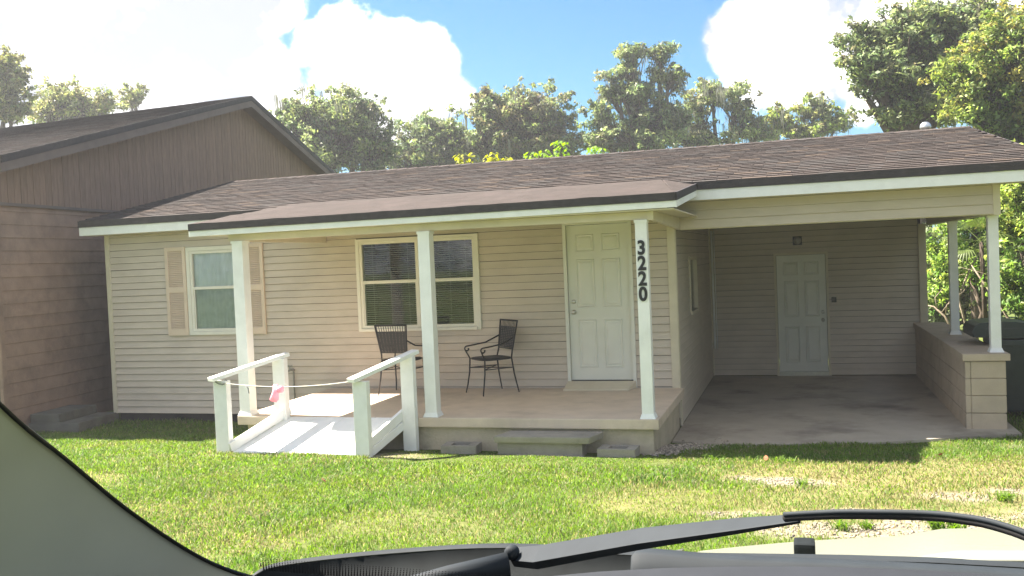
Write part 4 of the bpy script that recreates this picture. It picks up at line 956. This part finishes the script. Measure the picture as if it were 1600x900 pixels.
# small fan palm
pm = thing('fan_palm', 'fan palm fronds showing between the two carport posts', 'palm', (4.95, 8.7, -.2))
MB().tube([(4.95, 8.7, -.2), (4.93, 8.68, 1.2), (4.9, 8.65, 2.05)], [.05, .045, .04], 9).build('trunk', M_bark, pm, True)
M_palm = mat('palm_frond', (.10, .14, .04), .5, .2, 4, trans=.3)
for k in range(9):
    a = k * .7 + .3; el = (.75, .2, -.35)[k % 3]; d = Vector((math.cos(a) * math.cos(el), math.sin(a) * math.cos(el), math.sin(el))); c0 = Vector((4.9, 8.65, 2.05)); c1 = c0 + d * .42
    side = d.cross(Vector((0, 0, 1))).normalized(); w_ = MB().tube([c0, c1], [.010, .007], 5)
    for j in range(15):
        t_ = -1.25 + 2.5 * j / 14; dd = (d * math.cos(t_) + side * math.sin(t_)).normalized(); L_ = .48 * (1 - .12 * abs(t_)); tip = c1 + dd * L_ + Vector((0, 0, -.14)); n_ = dd.cross(d.cross(side)).normalized() * .016
        mid_ = c1 + dd * L_ * .55; w_.add([c1, mid_ + n_, tip, mid_ - n_], [(0, 1, 2, 3)])
    w_.build('frond', M_palm, pm)
# yellow-green sprays of big leaves reaching over the ridge
YS = ('plump yellow spray of leaves, first over the ridge beside the dark oaks', 'small pointed yellow spray of leaves above the ridge next to the plump one', 'tiny yellow-green tuft barely clearing the roof ridge', 'flat wide lime spray of drooping leaves above the ridge', 'upright lime spray of leaves, tallest over the ridge', 'low lime tuft of leaves over the ridge below the tall gnarled tree')
M_sap = mat('sapling_leaf', (.3, .36, .05), .45, .12, 4, attr='tone', trans=.4)
for k in range(6):
    (x, y, z, rx, rz_) = BL['Y%d' % k][0]; z += .07; rx *= 1.15; rz_ *= 1.25
    t_ = thing('sapling', YS[k], 'sapling', (x, y + .4, -.2), 'leafy sprays over the ridge')
    MB().tube([(x, y + .4, -.2), (x + .05, y + .3, 2), (x, y, z + rz_ * .4)], [.025, .02, .008], 6).build('stem', M_bark, t_, True)
    col = np.array([.34, .36, .05]) if k < 3 else np.array([.2, .33, .045])
    V, C = [], []
    n = int(40 + 900 * rx * rz_)
    for i in range(n):
        p = np.array([x, y, z]) + rng.uniform(-1, 1, 3) * np.array([rx, rx, rz_]); s = .115 * rng.uniform(.7, 1.2)
        a = rng.uniform(0, 6.28); d = np.array([math.cos(a) * .75, math.sin(a) * .75, -.55]); d /= np.linalg.norm(d); b = np.cross(d, [0, 0, 1]); b /= np.linalg.norm(b)
        V += [p, p + d * s * .45 + b * s * .3 + [0, 0, .01], p + d * s, p + d * s * .45 - b * s * .3 + [0, 0, .01]]; C += [col * rng.uniform(.75, 1.25)] * 4
    np_mesh('crown', np.array(V), np.arange(len(V)).reshape(-1, 4), M_sap, np.array(C), t_)

# unseen foliage added behind the viewer and beside the carport to darken carport and windows
cs, rs = [], []
for i in range(420):
    x = rng.uniform(-70, 70); cs.append(np.array([x, rng.uniform(-48, -38), rng.uniform(.5, 1) ** .7 * (11 + 2 * math.sin(x * .21) + 1.5 * math.sin(x * .7)) + rng.uniform(-10, 0)])); rs.append(rng.uniform(1.6, 3.0))
for i in range(90):
    cs.append(np.array([rng.uniform(11, 16), rng.uniform(-6, 16), rng.uniform(-.5, 6.5)])); rs.append(rng.uniform(1.0, 1.9))
for i in range(150):
    y = rng.uniform(-1.5, 5.8); cs.append(np.array([5.9 + rng.uniform(0, 1.4), y, rng.uniform(-.2, 3.6)])); rs.append(rng.uniform(.5, .8))
V, F, C = leaf_cloud(cs, rs, [110] * 510 + [150] * (len(cs) - 510), .5, np.array(OAK)[rng.integers(0, 4, len(cs))])
wd_ = np_mesh('added_foliage', V, F, M_leaf, C); wd_['kind'] = 'stuff'

# ---------------------------------------------------------------- grass, gravel
def in_house(x, y):
    a = (y > .03) & (x > -9.0) & (x < 3.7)
    b = (x > -5.15) & (x < -.15) & (y > -2.42)
    c = (x > -.2) & (x < 3.78) & (y > np.interp(x, [p[0] for p in fr], [p[1] for p in fr]) - .03 + .06 * hnoise(x, y, 6.))
    d = (x > -4.8) & (x < -3.05) & (y > -3.17) & (y < -2.35)
    e = (x > -1.88) & (x < -.72) & (y > -2.78) & (y < -2.3)
    f = (np.abs(x + 2.30) < .2) & (np.abs(y + 2.53) < .14)
    g = (np.abs(x + .53) < .2) & (np.abs(y + 2.56) < .14)
    h = (x < -9.85 - .105 * (y + .3) + .05)
    return a | b | c | d | e | f | g | h
def blades(n, x0, x1, y0, y1, hgt, wid, cut=None):
    x = rng.uniform(x0, x1, n); y = rng.uniform(y0, y1, n)
    br = field(PATCH, x, y); dr = field(DRY, x, y)
    clumpy = .62 + .38 * hnoise(x, y, 2.3) + .25 * hnoise(x, y, 7.)
    keep = (~in_house(x, y)) & (rng.uniform(0, 1, n) > br * .97) & (rng.uniform(0, 1, n) > dr * .45) & (rng.uniform(0, 1, n) < np.clip(clumpy + .35, .25, 1))
    x, y, br, dr = x[keep], y[keep], br[keep], dr[keep]; n = len(x)
    z = gz(x, y) - .004
    near_wall = np.exp(-np.abs(y + .12) / .12) * (x < -5.2) 
    tall = 1 + .5 * hnoise(x, y, 1.4) + 1.1 * near_wall * rng.uniform(0, 1, n)
    h = hgt * rng.uniform(.5, 1.35, n) * np.clip(tall, .5, 2.6) * (1 - .35 * dr) * np.where((x > -3.1) & (x < .1) & (y > -3.5), .36, 1); w = wid * rng.uniform(.7, 1.3, n)
    a = rng.uniform(0, 2 * np.pi, n); lean = rng.uniform(.25, 1.25, n); la = rng.uniform(0, 2 * np.pi, n)
    dx, dy = np.cos(a) * w * .5, np.sin(a) * w * .5; lx, ly = np.cos(la) * lean * h, np.sin(la) * lean * h
    P0 = np.stack([x - dx, y - dy, z], 1); P1 = np.stack([x + dx, y + dy, z], 1)
    P2 = np.stack([x + dx * .8 + lx * .4, y + dy * .8 + ly * .4, z + h * .62], 1); P3 = np.stack([x - dx * .8 + lx * .4, y - dy * .8 + ly * .4, z + h * .62], 1)
    P4 = np.stack([x + lx, y + ly, z + h * (1.0 - .25 * lean)], 1)
    V = np.stack([P0, P1, P2, P3, P4], 1).reshape(-1, 3); k = np.arange(n) * 5
    F = np.concatenate([np.stack([k, k + 1, k + 2], 1), np.stack([k, k + 2, k + 3], 1), np.stack([k + 3, k + 2, k + 4], 1)])
    g1, g2, g3, st_ = np.array([.112, .195, .030]), np.array([.155, .215, .038]), np.array([.085, .16, .030]), np.array([.25, .225, .11])
    q = np.clip(.5 + .45 * hnoise(x, y, 1.1) + rng.normal(0, .2, n), 0, 1)[:, None]
    c = np.where(q < .5, g3 + (g1 - g3) * q * 2, g1 + (g2 - g1) * (q - .5) * 2)
    cl = np.clip(hnoise(x + 3, y - 2, .9) * 1.5 - .35 + .5 * hnoise(x, y, 5.), 0, 1)[:, None]; c = c + (np.array([.10, .21, .075]) - c) * cl * .0
    s = (rng.uniform(0, 1, n) < np.clip(.11 + .25 * np.clip(hnoise(x - 7, y + 1, 1.6), 0, 1) + .55 * dr + .4 * br, 0, .9))[:, None]
    c = np.where(s, st_ * rng.uniform(.7, 1.15, (n, 1)), c) * rng.uniform(.55, 1.5, (n, 1))
    return V, F, np.repeat(c, 5, 0)
sets = [blades(150000, -4.6, 4.2, -8.6, -4.6, .042, .0055), blades(230000, -9.8, 4.6, -4.6, -.0, .046, .0075), blades(60000, -9.0, -2.0, -7.2, -4.2, .045, .0065),
        blades(25000, 3.7, 9, -4.5, 6.5, .06, .010), blades(12000, -5.25, -.1, -3.3, -2.38, .05, .0065)]
V = []; F = []; C = []; k = 0
for v, f, c in sets: V.append(v); F.append(f + k); C.append(c); k += len(v)
gr = np_mesh('grass', np.concatenate(V), np.concatenate(F), M_grass, np.concatenate(C)); gr['kind'] = 'stuff'
# weeds: taller tufts in the drive
def tuft(x, y, n, h):
    v = []; f = []; z = gz(np.array([x]), np.array([y]))[0]
    for i in range(n):
        a = rng.uniform(0, 6.28); l = h * rng.uniform(.6, 1.2); px_, py_ = x + rng.normal(0, .03), y + rng.normal(0, .03); d = np.array([math.cos(a), math.sin(a), 0]); b = np.array([-d[1], d[0], 0]) * .005
        p = np.array([px_, py_, z]); m_ = p + d * l * .4 + [0, 0, l * .6]; e = p + d * l + [0, 0, l * .55]; q = len(v)
        v += [p - b, p + b, m_ + b, m_ - b, e]; f += [(q, q + 1, q + 2), (q, q + 2, q + 3), (q + 3, q + 2, q + 4)]
    return np.array(v), np.array(f)
V = []; F = []; k = 0
for x, y, n, h in ((2.15, -5.7, 60, .16), (2.25, -5.75, 40, .13), (1.55, -5.8, 40, .09), (1.72, -5.75, 30, .08), (.95, -5.65, 30, .07), (1.3, -4.15, 40, .08), (2.75, -4.6, 40, .1), (1.15, -2.95, 20, .10), (.45, -2.75, 30, .08)):
    v, f = tuft(x, y, n, h); V.append(v); F.append(f + k); k += len(v)
v = np.concatenate(V); wd = np_mesh('weeds', v, np.concatenate(F), M_grass, np.tile([.11, .19, .03], (len(v), 1)) * rng.uniform(.8, 1.2, (len(v), 1))); wd['kind'] = 'stuff'
def stones(name, pts, sizes, tones):
    ico = np.array([[0, 0, 1], [.9, 0, .1], [.28, .85, .15], [-.72, .53, .05], [-.72, -.53, .15], [.28, -.85, .05], [0, 0, -.6]]); tri = np.array([[0, 1, 2], [0, 2, 3], [0, 3, 4], [0, 4, 5], [0, 5, 1], [6, 2, 1], [6, 3, 2], [6, 4, 3], [6, 5, 4], [6, 1, 5]])
    n = len(pts); a = rng.uniform(0, 6.28, n); c_, s_ = np.cos(a), np.sin(a)
    v = ico[None] * sizes[:, None, None] * rng.uniform(.6, 1.3, (n, 1, 3)) * np.array([1, 1, .65]) * rng.uniform(.8, 1.2, (n, 7, 1))
    v = np.stack([v[..., 0] * c_[:, None] - v[..., 1] * s_[:, None], v[..., 0] * s_[:, None] + v[..., 1] * c_[:, None], v[..., 2]], -1) + pts[:, None]
    f = (tri[None] + (np.arange(n) * 7)[:, None, None]).reshape(-1, 3)
    o = np_mesh(name, v.reshape(-1, 3), f, M_stone, np.repeat(tones, 7, 0)); o['kind'] = 'stuff'
n = 60000; x = rng.uniform(-5.5, 4.5, n); y = rng.uniform(-6.8, -2.8, n); b_ = field(PATCH, x, y) * (x > -2); k_ = (rng.uniform(0, 1, n) < b_ * .55) & (b_ > .45); x, y = x[k_], y[k_]
stones('gravel', np.stack([x, y, gz(x, y) + .002], 1), rng.uniform(.005, .017, len(x)), np.array([.27, .24, .195]) * rng.uniform(.55, 1.25, (len(x), 1)))
n = 1500; t_ = rng.uniform(0, 1, n) ** .8; x = -.22 + .55 * t_ + rng.normal(0, .12, n); y = -2.32 + 1.15 * t_ + rng.normal(0, .14, n); k_ = (x > -.18) | (y < -2.38); x, y = x[k_], y[k_]
stones('gravel_pile', np.stack([x, y, np.maximum(gz(x, y), -.18 * (y > -1.05) - 1. * (y <= -1.05)) + .01 + .035 * np.exp(-((x - .05) ** 2 + (y + 1.75) ** 2) / .1)], 1), rng.uniform(.010, .030, len(x)), np.array([.36, .31, .25]) * rng.uniform(.4, 1.35, (len(x), 1)))
lf_ = MB().add([(0, -.05, .012), (.02, -.015, .0), (.035, .01, .018), (.012, .05, .03), (-.012, .05, .03), (-.03, .01, .012), (-.02, -.02, .004)], [(0, 1, 6), (1, 2, 5, 6), (2, 3, 4, 5)]).mesh('fallen_leaf', mat('dry_leaf', (.30, .13, .06), .7, .2, 30))
for i, (x, y, lb) in enumerate(((.98, -2.98, 'brown dry leaf on the grass at the edge of the carport shadow'), (-2.72, -4.9, 'brown dry leaf lying alone in the lawn before the ramp'), (2.62, -2.3, 'brown dry leaf in the sunlit grass before the low block wall'))):
    o = link('fallen_leaf', lf_); o.location = (x, y, float(gz(np.array([x]), np.array([y]))[0]) + .04); o.rotation_euler = (.3, .2, i * 1.7); tag(o, lb, 'leaf', 'fallen leaves on the lawn'); o.scale = (.75, .75, .75)

# ---------------------------------------------------------------- the car we look out of
h5 = R(5)
def CP(r, d, z): return Vector((CAM.x + r * math.cos(h5) + d * math.sin(h5), CAM.y - r * math.sin(h5) + d * math.cos(h5), CAM.z + z))
car = thing('car', 'cream-coloured car seen from its driver seat over wipers and bonnet', 'car', tuple(CP(.37, 1.0, -1.53)))
CXC = .37
def strip(name, rowsP, m, smooth=True, thick=None):
    b = MB(); n = len(rowsP[0])
    for r_ in rowsP: b.v += [tuple(CP(*p)) for p in r_]
    for i in range(len(rowsP) - 1):
        for j in range(n - 1): b.f.append((i * n + j, i * n + j + 1, (i + 1) * n + j + 1, (i + 1) * n + j)); b.mi.append(0)
    o = b.build(name, m, car, smooth)
    if thick:
        md = o.modifiers.new('thickness', 'SOLIDIFY'); md.thickness = thick; md.offset = 0
    return o
def spl(P_, n):
    """smooth curve through points"""
    P_ = [Vector(p) for p in P_]; out = []
    for i in range(len(P_) - 1):
        p0, p1, p2, p3 = P_[max(i - 1, 0)], P_[i], P_[i + 1], P_[min(i + 2, len(P_) - 1)]
        for k in range(n):
            t = k / n; out.append(.5 * ((2 * p1) + (p2 - p0) * t + (2 * p0 - 5 * p1 + 4 * p2 - p3) * t * t + (3 * p1 - p0 - 3 * p2 + p3) * t ** 3))
    return out + [P_[-1]]
E0 = spl([(-.60, .20, .30), (-.69, .42, .06), (-.759, .62, -.112), (-.794, .72, -.184), (-.812, .82, -.266), (-.812, .92, -.346), (-.795, .985, -.392), (-.75, 1.04, -.425)], 6)
def off(E_, a, b, c): return [(p[0] + a, p[1] + b, p[2] + c) for p in E_]
strip('pillar_trim', [E0, off(E0, -.012, -.03, -.012), off(E0, -.02, -.12, -.05), off(E0, -.05, -.30, -.10), off(E0, -.12, -.46, -.16)], M_pillar, True)
band = []
for i, p in enumerate(E0):      # black ceramic edge of the windshield, lying along the pillar
    d = (E0[min(i + 1, len(E0) - 1)] - E0[max(i - 1, 0)]).normalized(); s = d.cross(Vector((0, 1, .6)).normalized()).normalized(); band.append(p - s * .0 + Vector((.0, .002, 0))); E0[i] = p
side = [(E0[min(i + 1, len(E0) - 1)] - E0[max(i - 1, 0)]).cross(Vector((.15, 1, .15))).normalized() for i in range(len(E0))]
if side[10].z < 0: side = [-s for s in side]
wf_ = strip('windshield_edge', [[p - s * .003 for p, s in zip(E0, side)], [p + s * .0085 for p, s in zip(E0, side)]], M_frit, True, .004)
dots = MB()
for row in range(4):
    for i in range(14, len(E0) - 1):
        for q in range(6):
            t = (q + .5 * (row % 2)) / 6; p = E0[i].lerp(E0[i + 1], t); s = side[i]; c = CP(*(p + s * (.0105 + row * .0032))); r_ = .00125 - row * .00024
            rr, uu = Vector((math.cos(h5), -math.sin(h5), 0)), Vector((0, 0, 1)); dots.add([c + rr * r_ * math.cos(a) + uu * r_ * math.sin(a) for a in [k * math.pi / 3 for k in range(6)]], [(0, 1, 2, 3, 4, 5)])
dots.build('frit_dots', M_frit, wf_)
# cowl under the glass
Cf = spl([(-.83, 1.03, -.43), (-.818, 1.05, -.412), (-.786, 1.08, -.404), (-.656, 1.13, -.394), (-.487, 1.16, -.382), (-.286, 1.18, -.384), (.127, 1.19, -.367), (.6, 1.18, -.38), (1.3, 1.1, -.41)], 5)
strip('cowl_edge', [off(Cf, 0, .03, -.03), off(Cf, 0, .010, -.002), off(Cf, 0, .002, .0), off(Cf, 0, -.004, -.004)], M_cpl)
strip('cowl_panel', [off(Cf, 0, -.004, -.005), off(Cf, .0, -.012, -.03), off(Cf, .0, -.10, -.04), off(Cf, .0, -.22, -.045), off(Cf, 0, -.30, -.06)], M_cdark)
mesh_ = MB()
for row in range(7):      # dark perforated lip on the lower glass edge
    for i in range(0, 260):
        x = -.755 + i * .0042 + (row % 2) * .0021; c = CP(x, .985 - row * .003, -.3835 + .02 * (x + .8) + row * .0034); r_ = .0016 - row * .00016
        rr, uu = Vector((math.cos(h5), -math.sin(h5), 0)), Vector((0, 0, 1)); mesh_.add([c + rr * r_ * math.cos(a) + uu * r_ * math.sin(a) for a in [k * math.pi / 3 for k in range(6)]], [(0, 1, 2, 3, 4, 5)])
mesh_.build('frit_dots', M_frit, wf_)
D0 = spl([(-.9, .82, -.345), (-.5, .80, -.322), (-.191, .80, -.274), (.088, .80, -.257), (.5, .78, -.262), (1.2, .7, -.30)], 5)
strip('dashboard', [off(D0, 0, .20, -.16), off(D0, 0, .02, -.015), off(D0, 0, 0, 0), off(D0, 0, -.12, .004), off(D0, 0, -.35, -.02), off(D0, 0, -.42, -.14)], M_dash)
# wiper: pivot, arm, blade
wp = MB()
A0, A1, A2, A3 = Vector((-.445, 1.10, -.377)), Vector((-.263, 1.0, -.311)), Vector((-.150, .955, -.277)), Vector((-.085, .922, -.2565))
secs = ((A0 + Vector((-.010, 0, .0)), .022, .010), (A0 + Vector((.03, -.02, .009)), .026, .014), (A1, .021, .013), (A2, .014, .011), (A3, .008, .006))
pts = []
for c, hh, dd in secs: pts += [CP(*(c + Vector((0, -dd * .2, -hh * .62)))), CP(*(c + Vector((0, dd, -hh * .5)))), CP(*(c + Vector((0, dd * .8, hh * .42)))), CP(*(c + Vector((0, -dd * 1.3, -hh * .08))))]
b = MB().add(pts, [(3, 2, 1, 0), (16, 17, 18, 19)] + [(i * 4 + j, i * 4 + (j + 1) % 4, i * 4 + 4 + (j + 1) % 4, i * 4 + 4 + j) for i in range(4) for j in range(4)])
arm = b.build('wiper_arm', M_cpl, car, bevel=.002)
MB().tube([CP(*q) for q in ((-.60, .985, -.398), (-.52, 1.04, -.388), (-.455, 1.08, -.382))], [.006, .012, .016], 8).build('wiper_link', M_cpl, arm, True)
MB().lathe(CP(-.452, 1.085, -.368), [(.009, -.006), (.009, .003), (.007, .006), (.003, .007)], 14, axis='y').build('wiper_pivot', M_cpl, arm, True)
bl_ = spl([(-.10, .925, -.2575), (-.07, .912, -.2505), (-.04, .90, -.2445), (.02, .88, -.2365), (.050, .865, -.2335), (.075, .85, -.2335), (.105, .83, -.2395), (.16, .80, -.262)], 5)
MB().tube([CP(*q) for q in bl_], [.0042] * len(bl_), 8).build('wiper_blade', M_rubber, arm, True)
MB().tube([CP(q[0], q[1] - .003, q[2] + .0035) for q in bl_], [.0026] * len(bl_), 6).build('wiper_spine', M_cpl, arm, True)
MB().tube([CP(*q) for q in ((.122, 1.10, -.362), (.15, 1.08, -.345), (.26, 1.02, -.31))], [.014, .020, .016], 10).build('wiper_arm', M_cdark, car, True)
# rubber seal in front of the screen and the small washer nozzle
sl_ = spl([(-.287, 1.06, -.352), (-.275, 1.06, -.345), (-.18, 1.06, -.345), (-.0, 1.06, -.339), (.2, 1.06, -.337), (.5, 1.05, -.345)], 5)
strip('cowl_seal', [off(sl_, 0, .02, -.018), off(sl_, 0, .012, 0), off(sl_, 0, -.012, 0), off(sl_, 0, -.02, -.022)], M_cpl)
nz = CP(-.118, 1.32, -.412)
b = MB().box(nz.x - .014, nz.x + .014, nz.y - .018, nz.y + .018, nz.z - .01, nz.z + .014).build('washer_nozzle', M_cdark, car, bevel=.005)
# bonnet: crowned panel with a raised centre, folding down at its front and sides
hr = []
for d in (1.20, 1.3, 1.45, 1.6, 1.75, 1.86, 1.93, 1.97, 1.99):
    row = []
    for i in range(49):
        x = CXC - .80 + 1.6 * i / 48; c = abs(x - CXC)
        zc = -.372 - .185 * (d - 1.2) - .06 * max(0, d - 1.2) ** 2
        z = zc - .055 * (c / .7) ** 2 - .30 * max(0, c - .70) ** 1.3 + .012 / (1 + math.exp((c - .335) / .010))
        fr2 = max(0, d - 1.80); z -= 2.6 * fr2 ** 2
        row.append((x, d - .06 * (c / .8) ** 2, z))
    hr.append(row)
strip('bonnet', hr, M_carpaint, True, .004)
for s in (-1, 1):
    x0 = CXC + s * .80; x1 = CXC + s * .93
    prof = [(x0, -.60), (x1 - s * .03, -.63), (x1, -.70), (x1 + s * .01, -.95), (x1 - s * .01, -1.20)]
    strip('fender', [[(x, d, z - .05 * max(0, d - 1.2)) for x, z in prof] for d in (.9, 1.2, 1.5, 1.8, 2.0)], M_carpaint, True, .004)
    strip('door_panel', [[(x, d, z) for x, z in prof] for d in (-.9, -.3, .3, .9)], M_carpaint, True, .01)
    wc = CP(x1 - s * .10, 1.45, -1.20)
    wb_ = MB().lathe((0, 0, 0), [(.18, -.10), (.31, -.10), (.335, -.05), (.335, .05), (.31, .10), (.18, .10)], 28, axis='x'); wo = wb_.build('wheel', M_rubber, car, True); wo.matrix_parent_inverse = wmat(car).inverted(); wo.location = wc; wo.rotation_euler = (0, 0, -h5)
strip('front_bumper', [[(CXC + q * .9, 2.02 - .12 * abs(q) ** 3, z) for q in [k / 8 - 1 for k in range(17)]] for z in (-.66, -.85, -1.15, -1.28)], M_carpaint, True, .006)
# roof, its lining and the far pillar close the cabin above us
strip('roof', [[(CXC + q * .62, d, .34 - .05 * q * q - .03 * (d + .4) ** 2) for q in [k / 6 - 1 for k in range(13)]] for d in (.20, 0, -.4, -.8, -1.2)], M_carpaint, True, .006)
strip('headliner', [[(CXC + q * .62, d, .315 - .05 * q * q - .03 * (d + .4) ** 2) for q in [k / 6 - 1 for k in range(13)]] for d in (.20, 0, -.4, -.8, -1.2)], M_pillar, True)
E1 = [(2 * CXC - p[0], p[1], p[2]) for p in E0]
strip('pillar_trim', [E1, off(E1, .012, -.03, -.012), off(E1, .05, -.30, -.10), off(E1, .12, -.46, -.16)], M_pillar, True)


# ---------------------------------------------------------------- thin volume added to imitate the veil of windshield glare
M_veil = bpy.data.materials.new('glare_veil'); M_veil.use_nodes = True
an, al = M_veil.node_tree.nodes, M_veil.node_tree.links
an.remove(an['Principled BSDF']); pv = an.new('ShaderNodeVolumePrincipled'); pv.inputs['Density'].default_value = 0.0014; pv.inputs['Color'].default_value = (.92, .95, 1, 1); pv.inputs['Anisotropy'].default_value = .35
al.new(pv.outputs[0], an['Material Output'].inputs['Volume'])
hz = box('glare_haze', (-155, 155, -155, 155, -1.6, 17.0), M_veil); hz['kind'] = 'stuff'
